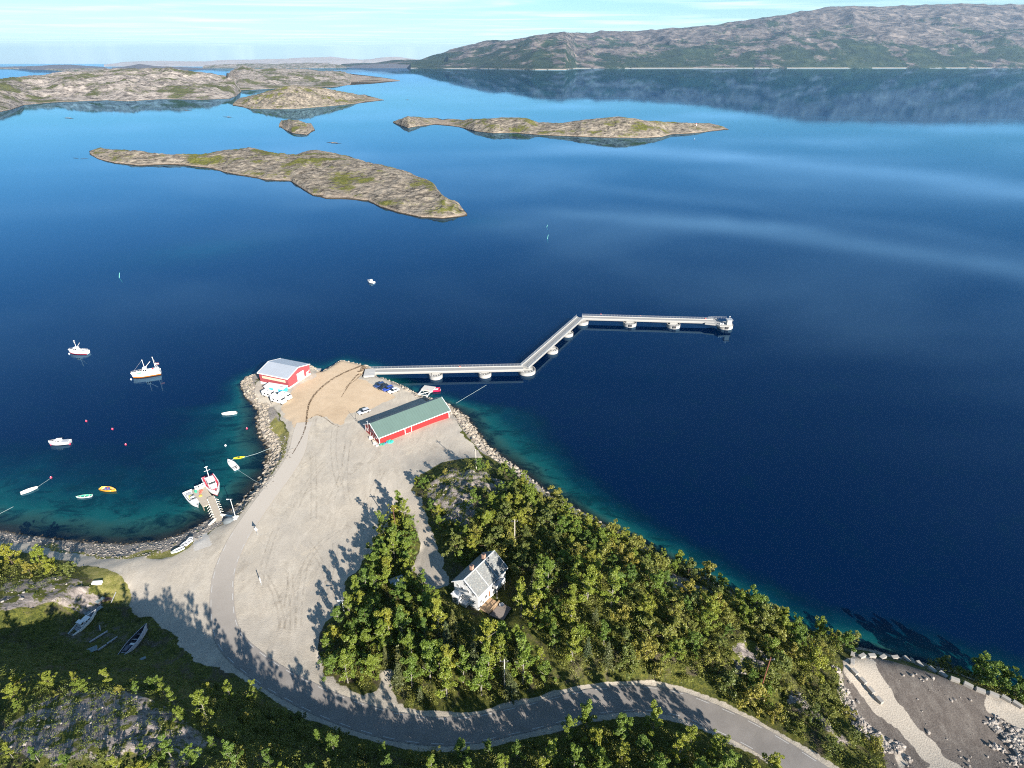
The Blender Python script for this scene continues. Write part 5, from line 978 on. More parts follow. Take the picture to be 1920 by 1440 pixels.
# ================================================================== posts, signs, dish
def pole(name, label, cat, u, v, vtop=None, h=None, r=.13, mat=None, dxu=0, extra=None, group=None):
    p = G(u, v); h = h or top_h(p.x, p.y, p.z, vtop); o = empty(name, (p.x, p.y, p.z - .2), 0, label, cat, group); MB().tube((0, 0, 0), (dxu, 0, h + .2), r, r * .75, 10).build('pole', mat or WOODW, o)
    if extra: extra(o, h + .2)
    return o
def arm(o, h): MB().box(-.9, .5, -.08, .08, h - .05, h + .05).build('arm', STEEL, o); MB().box(-1.1, -.5, -.14, .14, h - .12, h + .04).build('lamp', M((.75, .76, .76), .3, .05), o)
def cross(o, h): MB().box(-.8, .8, -.06, .06, h - .7, h - .55).build('crossarm', DARK, o); m = MB(); [MB().lathe((x, 0, h - .55), [(.05, 0), (.06, .12), (.02, .16)], 8).build('insulator', WTRIM, o) for x in (-.7, 0, .7)]
pole('street_lamp', 'grey street lamp beside the tarpaulin covered boat', 'street lamp', 442, 971, 936, r=.11, mat=M((.55, .57, .56), .5, .08), extra=arm)
pole('street_lamp', 'white topped lamp post at the edge of the wood by the gravel yard', 'street lamp', 645, 1146, 1126, r=.1, mat=M((.7, .71, .7), .5, .05), extra=arm)
pole('utility_pole', 'brown utility pole at the corner of the wood near the drive', 'utility pole', 742, 994, 958, h=8.2, r=.15, mat=M((.12, .05, .035), .8, .2), extra=cross)
pole('utility_pole', 'pale utility pole on the rocky knoll above the yard', 'utility pole', 893, 880, 861, h=7.5, r=.14, extra=cross)
pole('utility_pole', 'pale grey utility pole in the wood right of the house', 'utility pole', 965, 1017, 974, r=.14, extra=cross)
pole('utility_pole', 'pale thin pole standing near the road below the house', 'utility pole', 946, 1293, 1236, r=.12, extra=cross)
pole('utility_pole', 'tall rusty red pole on the slope left of the rubble lot', 'utility pole', 1422, 1306, h=11.5, r=.13, mat=M((.2, .07, .04), .8, .2), extra=cross)
pole('marker_pole', 'dark slim pole beside the camper vans', 'pole', 509, 758, 741, r=.07, mat=DARK)
pole('marker_pole', 'slim dark pole below the boathouse gable', 'pole', 668, 790, h=4, r=.06, mat=DARK)
def sign(label, u, v, tri=True):
    p = G(u, v); o = empty('road_sign', (p.x, p.y, p.z), 0, label, 'road sign'); MB().tube((0, 0, 0), (0, 0, 3.0), .05).build('pole', STEEL, o)
    if tri: m = MB(); m.add([(-.6, -.07, 2.0), (.6, -.07, 2.0), (0, -.07, 3.05), (-.6, -.1, 2.0), (.6, -.1, 2.0), (0, -.1, 3.05)], [(0, 1, 2), (3, 4, 5), (0, 1, 4, 3), (1, 2, 5, 4), (2, 0, 3, 5)]); m.build('plate', GREYM, o); MB().box(-.25, .25, -.1, -.07, 1.5, 1.85).build('lower_plate', M((.8, .75, .75), .5, .05), o)
    else: MB().box(-.12, .12, -.1, -.06, 1.2, 2.8).build('plate', WTRIM, o)
    return o
sign('triangular road sign on the grass tuft beside the road', 483, 1003); sign('narrow post sign standing in the gravel yard', 491, 1098, False)
p = G(1306, 1052); o = empty('satellite_dish', (p.x, p.y, p.z), .6, 'white satellite dish on a leaning mast on the rocky crest', 'satellite dish'); MB().tube((.6, -.4, 0), (0, 0, 2.2), .06).build('mast', STEEL, o); q = MB(); q.lathe((0, 0, 0), [(.55, .16), (.35, .06), (.05, 0), (.05, .03), (.35, .1), (.53, .2)], 24); dsh = q.build('dish', WTRIM, o, (0, 0, 2.3)); dsh.rotation_euler = (.7, .3, 0)
item('boat_box', 'white box lying on the grass left of the shaded hollow', 'box', 183, 1095, 0, lambda o: (MB().box(-1.1, 1.1, -.45, .45, .05, .6).build('box_body', WHULL, o, bevel=.06), MB().box(-1.12, 1.12, -.47, .47, .6, .68).build('lid', WTRIM, o)), .1)
# timber and scrap in the hollow
def beam(label, u0, v0, u1, v1, w=.3, h=.3, mat=None, name='timber_beam', cat='beam'):
    a_, b_ = G(u0, v0), G(u1, v1); d = b_ - a_; m = MB(); m.box(0, d.length, -w / 2, w / 2, 0, h); o = m.build(name, mat or M((.33, .33, .36), .85, .15), None, (a_.x, a_.y, a_.z + .12), bevel=.03); o.rotation_euler = (0, -math.asin(max(-1, min(1, d.z / d.length))), math.atan2(d.y, d.x)); tag(o, label, cat)
beam('long grey timber beam left of the old wooden boat', 168, 1206, 202, 1185); beam('grey timber beam nearest the old wooden boat', 184, 1221, 199, 1211); beam('shorter grey timber beam end on to the next one', 201, 1209, 220, 1196); beam('short post lying by the cabin boat', 187, 1174, 189, 1184, .2); beam('thin pole leaning by the scrap heap', 209, 1131, 218, 1111, .15, .15)
MTL = M((.23, .29, .3), .7, .2)
for l, u, v, a_, s_ in (('grey green metal sheet nearest the grass', 188, 1126, 1.1, (1.9, 1.1)), ('grey green metal sheet below the other sheet', 184, 1143, 1.1, (1.9, 1.1)), ('square dark grating left of the timber beams', 173, 1219, .6, (2.0, 1.5)), ('blue grey pallet above the cabin boat', 165, 1151, .6, (1.9, 1.2)), ('small broken pallet below the wooden boat', 268, 1236, .6, (1.2, .7)), ('brown rusty scrap sheet beside the metal sheets', 203, 1124, .3, (1.8, 1.3))):
    p = G(u, v); o = empty('scrap_sheet', (p.x, p.y, p.z + .1), a_, l, 'scrap sheet'); m = MB(); n_ = 5
    for k in range(n_): m.box(-s_[0] / 2, s_[0] / 2, -s_[1] / 2 + k * s_[1] / n_, -s_[1] / 2 + (k + .82) * s_[1] / n_, .1, .16)
    m.build('slat', M((.16, .09, .07), .8, .2) if 'rusty' in l else MTL, o); m = MB(); [m.box(x - .05, x + .05, -s_[1] / 2, s_[1] / 2, 0, .1) for x in (-s_[0] * .4, 0, s_[0] * .4)]; m.build('bearer', MTL, o)
# ================================================================== concrete blocks round the rubble lot
blk_px = [(1598, 1228), (1597, 1244), (1601, 1262), (1617, 1279), (1632, 1297), (1648, 1315), (1615, 1233), (1633, 1233), (1654, 1235), (1677, 1235), (1699, 1238), (1723, 1248), (1747, 1259), (1767, 1268), (1789, 1277), (1814, 1287), (1837, 1297), (1862, 1305), (1885, 1313), (1906, 1323)]
BM = M((.31, .29, .26), .85, .18, scale=1.5)
names_ = ['at the upper left corner of the rubble lot', 'second down on the left side of the rubble lot', 'third down on the left side of the rubble lot', 'fourth down on the left side of the rubble lot', 'fifth down on the left side of the rubble lot', 'lowest on the left side of the rubble lot'] + ['%s from the left along the sea edge of the rubble lot' % k for k in ('first', 'second', 'third', 'fourth', 'fifth', 'sixth', 'seventh', 'eighth', 'ninth', 'tenth', 'eleventh', 'twelfth', 'thirteenth', 'fourteenth')]
base_blk = None
for k, (u, v) in enumerate(blk_px):
    p = G(u, v); j = k + 1 if k + 1 < len(blk_px) and k != 5 else k - 1; q = G(*blk_px[j]); a_ = math.atan2(q.y - p.y, q.x - p.x)
    if base_blk is None: base_blk = MB().box(-.9, .9, -.4, .4, -.3, .75).build('concrete_block', BM, None, bevel=.06); o = base_blk
    else: o = base_blk.copy(); C.objects.link(o)
    o.location = p; o.scale = (.74 if 0 < k < 6 else .86, 1, 1); o.rotation_euler = (random.uniform(-.03, .03), random.uniform(-.04, .04), a_ + random.uniform(-.15, .15)); tag(o, 'pale concrete block ' + names_[k], 'concrete block', 'concrete blocks round the rubble lot')
# lighthouse on the long island
p = P(1306, 232, 14); o = empty('beacon', (p.x, p.y, 11), 0, 'small white navigation beacon on the humped island', 'beacon'); o.scale = (.62, .62, .62); MB().lathe((0, 0, 0), [(1.6, 0), (1.3, 5)], 12).build('tower', WTRIM, o); MB().lathe((0, 0, 5), [(1.5, 0), (1.5, .3), (.9, .3), (.9, 1.5), (.1, 2.3)], 12).build('lantern', RED, o)
# ================================================================== vegetation
def leafmat(name, ramp, tr=.25):
    t = NT(name); oi = t.n('ShaderNodeObjectInfo'); n = t.noise(.5, 3, .6); n2 = t.noise(3.0, 2, .6)
    f = t.math('ADD', t.math('MULTIPLY', oi.outputs['Random'], .62), t.math('ADD', t.math('MULTIPLY', n, .3), t.math('MULTIPLY', n2, .18)))
    c = t.ramp(f, ramp)
    d = t.n('ShaderNodeBsdfDiffuse'); t.set(d.inputs[0], c); tl = t.n('ShaderNodeBsdfTranslucent'); t.set(tl.inputs[0], t.mix(.5, c, (.12, .16, .02)))
    g = t.n('ShaderNodeBsdfGlossy'); t.set(g.inputs[0], (.5, .5, .5, 1)); t.set(g.inputs['Roughness'], .5)
    m = t.n('ShaderNodeMixShader'); t.set(m.inputs[0], tr); t.set(m.inputs[1], d); t.set(m.inputs[2], tl)
    m2 = t.n('ShaderNodeMixShader'); t.set(m2.inputs[0], .05); t.set(m2.inputs[1], m); t.set(m2.inputs[2], g)
    t.t.links.new(m2.outputs[0], t.out.inputs[0]); return t.m
LEAF = leafmat('leaves', [(.12, (.075, .14, .026)), (.45, (.135, .20, .028)), (.7, (.20, .24, .03)), (.92, (.27, .26, .03)), (1.0, (.36, .27, .025))])
LEAFO = leafmat('olive_leaves', [(.12, (.09, .12, .03)), (.4, (.15, .175, .036)), (.65, (.21, .215, .04)), (.88, (.26, .23, .04)), (1, (.34, .22, .03))])
NEEDLE = leafmat('needles', [(.1, (.045, .07, .03)), (.5, (.085, .10, .036)), (.9, (.14, .14, .036))], .1)
BARK = M((.22, .2, .17), .9, .25, scale=3); DBARK = M((.1, .07, .05), .9, .25, scale=3)
def leafquads(cen, size, rng_, up=.35, outdir=None, elong=1.0):
    """cen (n,3) -> quads"""
    n = len(cen); nr = rng_.normal(size=(n, 3)); nr[:, 2] += up
    if outdir is not None: nr += outdir * .9
    nr /= np.linalg.norm(nr, axis=1)[:, None] + 1e-9
    a = np.cross(nr, rng_.normal(size=(n, 3))); a /= np.linalg.norm(a, axis=1)[:, None] + 1e-9; b = np.cross(nr, a)
    s = (size * rng_.uniform(.6, 1.3, n))[:, None]
    q = np.stack([cen - a * s * elong - b * s * .2, cen - b * s * .75 + a * s * .1, cen + a * s * elong + b * s * .15, cen + b * s * .75], 1)
    return q.reshape(-1, 3)
def crown_pts(r, h, z0, nclump, per, rng_, shape='round', cr=.55, nl=9):
    """leaf clumps strung along uneven limbs"""
    pts = []; out = []; limbs = []
    for j in range(nl):
        a = j * 2.4 + rng_.uniform(-.5, .5); f0 = (j + .3) / nl; top = rng_.uniform(.12, .3); ln = r * (1.15 - .75 * f0 ** 1.6) * rng_.uniform(.55, 1.25)
        limbs.append((math.cos(a) * ln, math.sin(a) * ln, f0 * .85, min(1.0, f0 * .85 + top)))
    limbs.append((rng_.uniform(-.3, .3) * r * .5, rng_.uniform(-.3, .3) * r * .5, .6, 1.08)); limbs.append((rng_.uniform(-.5, .5) * r * .5, rng_.uniform(-.5, .5) * r * .5, .5, .95))
    for k in range(nclump):
        lx, ly, f0, f1 = limbs[k % len(limbs)]; s = rng_.uniform(.25, 1.0); c = np.array([lx * s, ly * s, z0 + h * (f0 + (f1 - f0) * s)]) + rng_.normal(0, .12 * r, 3)
        n = int(per * rng_.uniform(.5, 1.5)); d = rng_.normal(size=(n, 3)); d /= np.linalg.norm(d, axis=1)[:, None]
        rr = cr * (1.15 - .5 * s) * rng_.uniform(.6, 1.3) * rng_.uniform(.3, 1, n) ** .5
        q = c + d * rr[:, None] * np.array([1, 1, .8]); pts.append(q); o = q - np.array([0, 0, z0 + h * .4]); o /= np.linalg.norm(o, axis=1)[:, None] + 1e-9; out.append(o * .6 + d * .5)
    return np.concatenate(pts), np.concatenate(out)
def quads_obj(name, V, mat):
    o = np_mesh(name, V, np.arange(len(V)).reshape(-1, 4), mat, smooth=False); return o
protos = {}
def make_tree(kind, i):
    rg = np.random.default_rng(100 + i * 7 + len(kind)); root = D.objects.new(kind, None); C.objects.link(root)
    tm = MB()
    if kind == 'birch_tree':
        Ht = 8.0 * rg.uniform(.85, 1.15); r = 1.9 * rg.uniform(.85, 1.15); z0 = Ht * .12; P_, O_ = crown_pts(r, Ht - z0, z0, 44, 84, rg, cr=.6); V = leafquads(P_, .125, rg, outdir=O_); leaf, bark = LEAF, BARK
    elif kind == 'willow_bush':
        Ht = 3.4 * rg.uniform(.85, 1.2); r = 2.1 * rg.uniform(.85, 1.2); z0 = .25; P_, O_ = crown_pts(r, Ht - z0, z0, 38, 74, rg, cr=.5); V = leafquads(P_, .11, rg, outdir=O_); leaf, bark = LEAFO, DBARK
    elif kind == 'rowan_tree':
        Ht = 5.6 * rg.uniform(.9, 1.15); r = 2.8 * rg.uniform(.85, 1.15); z0 = Ht * .1; P_, O_ = crown_pts(r, Ht - z0, z0, 56, 84, rg, cr=.6); V = leafquads(P_, .125, rg, outdir=O_); leaf, bark = LEAF, DBARK
    else:
        Ht = 8.2 * rg.uniform(.85, 1.2); z0 = .9; pts = []; outs = []; nl = 15
        for l in range(nl):
            f = l / (nl - 1); zz = z0 + (Ht - z0) * f; R = 1.65 * (1 - f) ** .85 + .12; nb = int(9 - 4 * f)
            for b in range(nb):
                a = 2 * math.pi * (b + rg.uniform(-.25, .25)) / nb + l * .7; n = int(16 * (R / 1.6) + 6); s = rg.uniform(.08, 1, n) * R * rg.uniform(.8, 1.12)
                px = np.cos(a) * s; py = np.sin(a) * s; pz = zz - s * .33 + rg.normal(0, .07, n); pts.append(np.stack([px + rg.normal(0, .1, n), py + rg.normal(0, .1, n), pz], 1)); outs.append(np.tile([math.cos(a) * .3, math.sin(a) * .3, .8], (n, 1)))
        V = leafquads(np.concatenate(pts), .14, rg, up=.6, outdir=np.concatenate(outs), elong=1.25); leaf, bark = NEEDLE, DBARK; r = 1.6
    tm.tube((0, 0, -.6), (rg.uniform(-.15, .15), rg.uniform(-.15, .15), Ht * .55), .14 * Ht / 7, .07 * Ht / 7, 7); tm.tube((0, 0, Ht * .55), (rg.uniform(-.1, .1), rg.uniform(-.1, .1), Ht * .96), .07 * Ht / 7, .02, 6)
    if kind != 'spruce_tree':
        for k in range(7): a = k * 2.4; zb = Ht * (.2 + .07 * k); tm.tube((0, 0, zb), (math.cos(a) * r * .7, math.sin(a) * r * .7, zb + Ht * .16), .05 * Ht / 7, .015, 5)
    tm.build('trunk', bark, root); c = quads_obj('crown', V, leaf); c.parent = root; return root
for kd, n in (('birch_tree', 9), ('rowan_tree', 8), ('willow_bush', 9), ('spruce_tree', 4)): protos[kd] = [make_tree(kd, i) for i in range(n)]
used = set()
def plant(kind, x, y, s, label, group, cat='tree'):
    i = int(rng.integers(len(protos[kind]))); pr = protos[kind][i]
    if (kind, i) in used: o = copy_tree(pr)
    else: o = pr; used.add((kind, i))
    o.location = (x, y, float(gz(x, y))); o.rotation_euler = (rng.uniform(-.05, .05), rng.uniform(-.05, .05), rng.uniform(0, 6.28)); o.scale = (s * rng.uniform(.9, 1.1),) * 2 + (s * rng.uniform(.88, 1.15),)
    tag(o, label, cat, group); return o
# woodland outlines, in photo positions of the ground beneath
def pg(px): return np.array([G(u, v)[:2] for u, v in px])
W_strip = pg([(745, 958), (757, 962), (770, 990), (778, 1020), (768, 1050), (762, 1070), (790, 1108), (830, 1120), (850, 1130), (880, 1150), (905, 1160), (900, 1230), (880, 1300), (830, 1325), (770, 1325), (742, 1300), (728, 1262), (715, 1270), (690, 1292), (650, 1280), (625, 1262), (612, 1230), (625, 1190), (650, 1150), (662, 1110), (690, 1070), (712, 1020), (728, 985)])
W_main = pg([(872, 1000), (900, 965), (950, 945), (985, 925), (1030, 945), (1100, 985), (1180, 1020), (1260, 1060), (1340, 1100), (1420, 1145), (1480, 1185), (1500, 1210), (1480, 1260), (1440, 1320), (1380, 1335), (1300, 1300), (1220, 1285), (1140, 1285), (1060, 1305), (1000, 1315), (930, 1325), (895, 1325), (905, 1240), (925, 1165), (965, 1155), (980, 1120), (965, 1070), (930, 1030), (880, 1050), (850, 1060), (845, 1020)])
W_knoll = pg([(775, 912), (810, 900), (850, 882), (905, 878), (945, 885), (985, 905), (985, 935), (950, 950), (900, 965), (872, 1000), (850, 1020), (842, 1040), (830, 1010), (815, 975), (795, 940)])
W_shore = pg([(1480, 1200), (1540, 1195), (1600, 1205), (1700, 1228), (1780, 1248), (1850, 1278), (1920, 1302), (1990, 1330), (1990, 1350), (1920, 1318), (1840, 1288), (1770, 1258), (1710, 1235), (1650, 1218), (1600, 1210), (1575, 1225), (1560, 1260), (1500, 1260)])
W_slope = pg([(1440, 1320), (1480, 1260), (1560, 1250), (1575, 1290), (1600, 1340), (1650, 1400), (1700, 1470), (1620, 1500), (1560, 1440), (1480, 1390), (1410, 1350)])
W_se = pg([(1040, 1385), (1090, 1368), (1160, 1358), (1230, 1365), (1290, 1392), (1350, 1420), (1430, 1450), (1500, 1500), (1460, 1560), (1000, 1560), (1010, 1430)])
W_s = pg([(780, 1415), (860, 1418), (960, 1405), (1030, 1390), (1010, 1430), (1000, 1560), (700, 1560), (700, 1420)])
W_sw = pg([(395, 1290), (470, 1310), (560, 1350), (640, 1385), (720, 1405), (700, 1560), (420, 1560), (420, 1400), (380, 1350)])
W_w = pg([(0, 1048), (60, 1060), (110, 1056), (135, 1075), (60, 1110), (0, 1110), (-80, 1110), (-80, 1048)])
W_sw2 = pg([(-60, 1270), (60, 1290), (160, 1280), (260, 1290), (330, 1300), (380, 1350), (420, 1400), (420, 1560), (-60, 1560)])
spots = []
def inside(poly_, x, y): return float(sdf(np.array([x]), np.array([y]), poly_)[0])
hc = Vector((-8.0, 101.5)) ; ax_ = Vector((.59, .81))
def blocked(x, y, marg=1.2):
    if gm(RD, x, y) < 4.6 + marg: return True
    if gm(gravel, x, y) > .25 or gm(lotm, x, y) > .3: return True
    q = Vector((x, y)) - Vector((-7.9, 96.7)); lx = q.dot(ax_); ly = q.dot(Vector((-.81, .59)))
    if -7.5 < lx < 12.4 and -9.5 < ly < 9.4: return True
    return False
def fillpoly(pl, sp, chooser, tries=6000, cap=400, marg=1.2, minz=.6):
    x0, y0 = pl.min(0); x1, y1 = pl.max(0); xs_ = rng.uniform(x0, x1, tries); ys_ = rng.uniform(y0, y1, tries); ok = sdf(xs_, ys_, pl) > 0; n = 0
    for x, y in zip(xs_[ok], ys_[ok]):
        s = sp * (1 if not callable(sp) else 1)
        if any((x - a) ** 2 + (y - b) ** 2 < ((s + c) / 2) ** 2 for a, b, c in spots): continue
        if blocked(x, y, marg) or float(gz(x, y)) < minz: continue
        k = chooser(x, y)
        if k is None: continue
        spots.append((x, y, s)); k_, sc_k, lab, grp, cat = k; plant(k_, x, y, sc_k, lab, grp, cat); n += 1
        if n >= cap: break
    return n
clear = pg([(962, 1150), (985, 1165), (1040, 1230), (1085, 1295), (1060, 1300), (1000, 1250), (960, 1190), (930, 1170)])   # grass glade below the house
def ch_main(x, y):
    if inside(clear, x, y) > 0: return None
    rk = gm(rockm, x, y)
    if rk > .08: return None
    u, v = VV(x, y, float(gz(x, y)))
    if u < 1160 and v > 1090:
        r = rng.random()
        if r < .62: return ('birch_tree', rng.uniform(.75, 1.4), 'slender leafy birch in the wood right of the white house', 'birches right of the white house', 'birch')
        if r < .8: return ('spruce_tree', rng.uniform(.7, 1.1), 'pointed spruce among the birches right of the white house', 'spruces right of the white house', 'spruce')
        return ('rowan_tree', rng.uniform(.7, .95), 'low round tree between the birches right of the white house', 'round trees right of the white house', 'tree')
    if rng.random() < .45: return ('rowan_tree', rng.uniform(.5, 1.0), 'round green tree in the wood on the headland ridge', 'round trees on the headland ridge', 'tree')
    return ('willow_bush', rng.uniform(.8, 1.6), 'olive willow bush in the wood on the headland ridge', 'willows on the headland ridge', 'bush')
def ch_strip(x, y):
    u, v = VV(x, y, float(gz(x, y))); r = rng.random()
    if v > 1150 and u > 720:
        if r < .3: return ('spruce_tree', rng.uniform(.65, 1.0), 'pointed spruce in the wood between the house and the road', 'spruces between house and road', 'spruce')
        return ('birch_tree', rng.uniform(.7, 1.25), 'yellow green birch in the wood between the house and the road', 'birches between house and road', 'birch')
    return ('rowan_tree' if r < .7 else 'birch_tree', rng.uniform(.7, 1.0), 'bushy green tree at the edge of the big gravel yard', 'trees along the gravel yard', 'tree')
def simple(kinds, lab, grp, cat, lo, hi, p=1.0, rockmax=.5):
    def f(x, y):
        if rng.random() > p or gm(rockm, x, y) > rockmax: return None
        return (kinds[int(rng.integers(len(kinds)))], rng.uniform(lo, hi), lab, grp, cat)
    return f
cnt = {}
cnt['strip'] = fillpoly(W_strip, 3.0, ch_strip, 5000, 75, .6)
cnt['main'] = fillpoly(W_main, 3.2, ch_main, 12000, 230, .8, .4)
cnt['knoll'] = fillpoly(W_knoll, 2.9, simple(['willow_bush', 'rowan_tree'], 'small green shrub on the rocky knoll above the yard', 'shrubs on the rocky knoll', 'shrub', .45, .75, rockmax=.9), 3000, 26, .2)
cnt['shore'] = fillpoly(W_shore, 4.2, simple(['rowan_tree', 'willow_bush'], 'round dark tree on the shore bank beside the rubble lot', 'trees on the shore bank', 'tree', .8, 1.15), 3000, 20, .0, .4)
cnt['slope'] = fillpoly(W_slope, 3.8, simple(['willow_bush'], 'low willow bush on the slope between the road and the rubble lot', 'bushes between road and rubble lot', 'bush', .5, .95, .8), 3000, 26, .2)
cnt['se'] = fillpoly(W_se, 3.6, simple(['rowan_tree', 'birch_tree'], 'dark green tree below the road at the bottom right', 'trees below the road at the bottom right', 'tree', .7, 1.0), 4000, 34, .8)
cnt['s'] = fillpoly(W_s, 3.6, simple(['willow_bush', 'birch_tree'], 'half shaded tree below the road at the bottom middle', 'trees below the road at the bottom middle', 'tree', .45, .7), 3000, 26, .3)
cnt['sw'] = fillpoly(W_sw, 3.6, simple(['birch_tree', 'willow_bush'], 'shaded tree on the bank below the road bend', 'trees below the road bend', 'tree', .5, .75), 3000, 34, .3)
cnt['w'] = fillpoly(W_w, 3.6, simple(['willow_bush', 'rowan_tree'], 'dark bush beside the track at the left edge', 'bushes at the left edge', 'bush', .7, 1.0), 2000, 12, .2)
cnt['sw2'] = fillpoly(W_sw2, 3.2, simple(['willow_bush', 'rowan_tree', 'birch_tree'], 'green bush on the sunlit rocks at the bottom left', 'bushes on the rocks at the bottom left', 'bush', .3, .62, .9, .95), 4000, 50, .2)
open('/tmp/trees.txt', 'w').write(str(cnt)) if False else None
for kd in protos:
    for i, o in enumerate(protos[kd]):
        if (kd, i) not in used:
            for ch in list(o.children): D.objects.remove(ch)
            D.objects.remove(o)
# tall wood on the hill crest south of the picture: only its shadow is seen
m_ = []
def scatter_clumps(n, sampler, name, label, mat, rr, per, size, zlift=.3):
    P_ = []; O_ = []
    X, Y, S = sampler(n)
    for x, y, s in zip(X, Y, S):
        k = int(per * rng.uniform(.6, 1.4) * s); d = rng.normal(size=(k, 3)); d /= np.linalg.norm(d, axis=1)[:, None]; d[:, 2] = np.abs(d[:, 2])
        z = float(gz(x, y)); q = np.array([x, y, z + zlift * s]) + d * rr * s * rng.uniform(.5, 1, (k, 1)) * np.array([1, 1, .8]); P_.append(q); O_.append(d)
    V = leafquads(np.concatenate(P_), size, rng, outdir=np.concatenate(O_)); o = quads_obj(name, V, mat); tag(o, label, kind='stuff'); return o
veg_ok = (Zg > .5) & (gravel < .2) & (lotm < .2) & (RD > 4.6) & (CD > 1)
def samp(weight, lo, hi):
    idx = np.flatnonzero(veg_ok & (weight > 0)); wts = weight.ravel()[idx]; wts = wts / wts.sum()
    def f(n):
        c = rng.choice(idx, n, p=wts); x = GX.ravel()[c] + rng.uniform(-.4, .4, n); y = GY.ravel()[c] + rng.uniform(-.4, .4, n); return x, y, rng.uniform(lo, hi, n)
    return f
def pm(pl): return (sdf(GX, GY, pl) > 0).astype(float)
hx = (GX + 7.9) * .59 + (GY - 96.7) * .81; hy = -(GX + 7.9) * .81 + (GY - 96.7) * .59; nohouse = 1 - ((hx > -3) & (hx < 11.5) & (hy > -7) & (hy < 8)).astype(float)
wood = np.maximum.reduce([pm(q) for q in (W_strip, W_main, W_shore, W_se, W_s, W_sw)]) * nohouse * (1 - rockm * .9) * (1 - pm(clear))
UNDER = leafmat('undergrowth_leaves', [(.1, (.055, .09, .02)), (.35, (.10, .135, .026)), (.6, (.155, .175, .03)), (.85, (.23, .2, .045))])
scatter_clumps(6500, samp(wood + .25 * pm(W_slope) + .2 * pm(W_w) * (1 - rockm), .5, 1.2), 'undergrowth', 'dense shrubs filling the wood floor', UNDER, 1.0, 60, .11, 1.0)
W_hol = pg([(0, 1180), (120, 1200), (230, 1240), (330, 1250), (430, 1285), (560, 1345), (560, 1400), (400, 1340), (220, 1305), (0, 1290)])
lowv = (pm(W_sw2) * .8 + pm(W_hol) * .9 + pm(W_sw) * .5 + pm(W_slope) * .8 + pm(W_knoll) * .7 + ss(0, -1, sdf(GX, GY, W_main)) * 0 + pm(W_w) * .6) * (1 - rockm * .35)
scatter_clumps(4800, samp(lowv + .003, .3, .8), 'low_shrubs', 'low heather and shrubs between the rocks', UNDER, .75, 34, .09)
vs_all = veg_ok * (1 - rockm) * (fbm(GX / 9, GY / 9, 3, 77) > .42) * nohouse
scatter_clumps(9000, samp(vs_all + .0, .25, .55), 'tall_grass', 'tufts of tall grass and herbs', leafmat('grass_tufts', [(.1, (.05, .07, .014)), (.5, (.11, .12, .025)), (.9, (.2, .17, .06))]), .6, 9, .1)
# stones on the shores
ico = np.array([(0, 0, 1), (.89, 0, .45), (.28, .85, .45), (-.72, .53, .45), (-.72, -.53, .45), (.28, -.85, .45), (.72, .53, -.45), (-.28, .85, -.45), (-.89, 0, -.45), (-.28, -.85, -.45), (.72, -.53, -.45), (0, 0, -1)])
icf = np.array([(0, 1, 2), (0, 2, 3), (0, 3, 4), (0, 4, 5), (0, 5, 1), (1, 6, 2), (2, 7, 3), (3, 8, 4), (4, 9, 5), (5, 10, 1), (2, 6, 7), (3, 7, 8), (4, 8, 9), (5, 9, 10), (1, 10, 6), (6, 11, 7), (7, 11, 8), (8, 11, 9), (9, 11, 10), (10, 11, 6)])
def stones(name, label, n, weight, lo, hi, mat, pw=2.5):
    idx = np.flatnonzero(weight > 0); w_ = weight.ravel()[idx]; c = rng.choice(idx, n, p=w_ / w_.sum()); x = GX.ravel()[c] + rng.uniform(-.4, .4, n); y = GY.ravel()[c] + rng.uniform(-.4, .4, n)
    s = lo + (hi - lo) * rng.random(n) ** pw; V = ico[None] * rng.uniform(.7, 1.2, (n, 12, 1)) * (s[:, None, None] * rng.uniform(.7, 1.3, (n, 1, 3)) * np.array([1, 1, .7]))
    V = V + np.stack([x, y, gz(x, y) + s * .15], 1)[:, None]; Fc = icf[None] + (np.arange(n) * 12)[:, None, None]; o = np_mesh(name, V.reshape(-1, 3), Fc.reshape(-1, 3), mat, smooth=False); tag(o, label, kind='stuff')
def stonemat(name, stops):
    t = NT(name); t.set(t.out.inputs[0], t.n('ShaderNodeBsdfPrincipled').outputs[0]); n = t.noise(.9, 3, .6); n2 = t.noise(5, 3, .6); c = t.ramp(t.math('ADD', t.math('MULTIPLY', n, .75), t.math('MULTIPLY', n2, .25)), stops)
    wr = t.n('ShaderNodeMapRange'); t.set(wr.inputs[0], t.math('ADD', t.sep(t.pos())[2], t.math('MULTIPLY', n, .5))); wr.inputs[1].default_value = .75; wr.inputs[2].default_value = .45; c = t.mix(wr.outputs[0], c, (.045, .038, .028)); t.bsdf(c, .9, Specular_IOR_Level=.2); return t.m
SM = stonemat('shore_stone', [(.3, (.11, .095, .08)), (.45, (.23, .2, .16)), (.55, (.33, .285, .23)), (.7, (.47, .41, .34))])
nearsh = ((CD > -.8) & (CD < 9) & (gravel < .35) & (Zg > -.4)).astype(float)
rip = nearsh * ((GY > 140) & ((GX < -60) | (GX > -45)) & (CD < 7)).astype(float) * (GX < 4) * np.where(GX < -60, CD < 4.0, CD < 4.6)
rip = np.maximum(rip, ((CD > -.8) & (CD < 2.0) & (GY > 190)).astype(float))
stones('riprap', 'pale boulders heaped along the quay shores', 7500, rip, .09, .8, SM, 4.5)
stones('beach_stones', 'grey pebbles and stones on the beach', 3500, nearsh * ((GX < -60) & (GY < 175)).astype(float), .1, .38, stonemat('pebble', [(.3, (.08, .07, .065)), (.5, (.22, .2, .175)), (.7, (.42, .38, .33))]))
stones('shore_boulders', 'rocks at the foot of the wooded bank', 350, ((CD > -.8) & (CD < 1.4) & (GX > 4)).astype(float), .15, .6, SM)
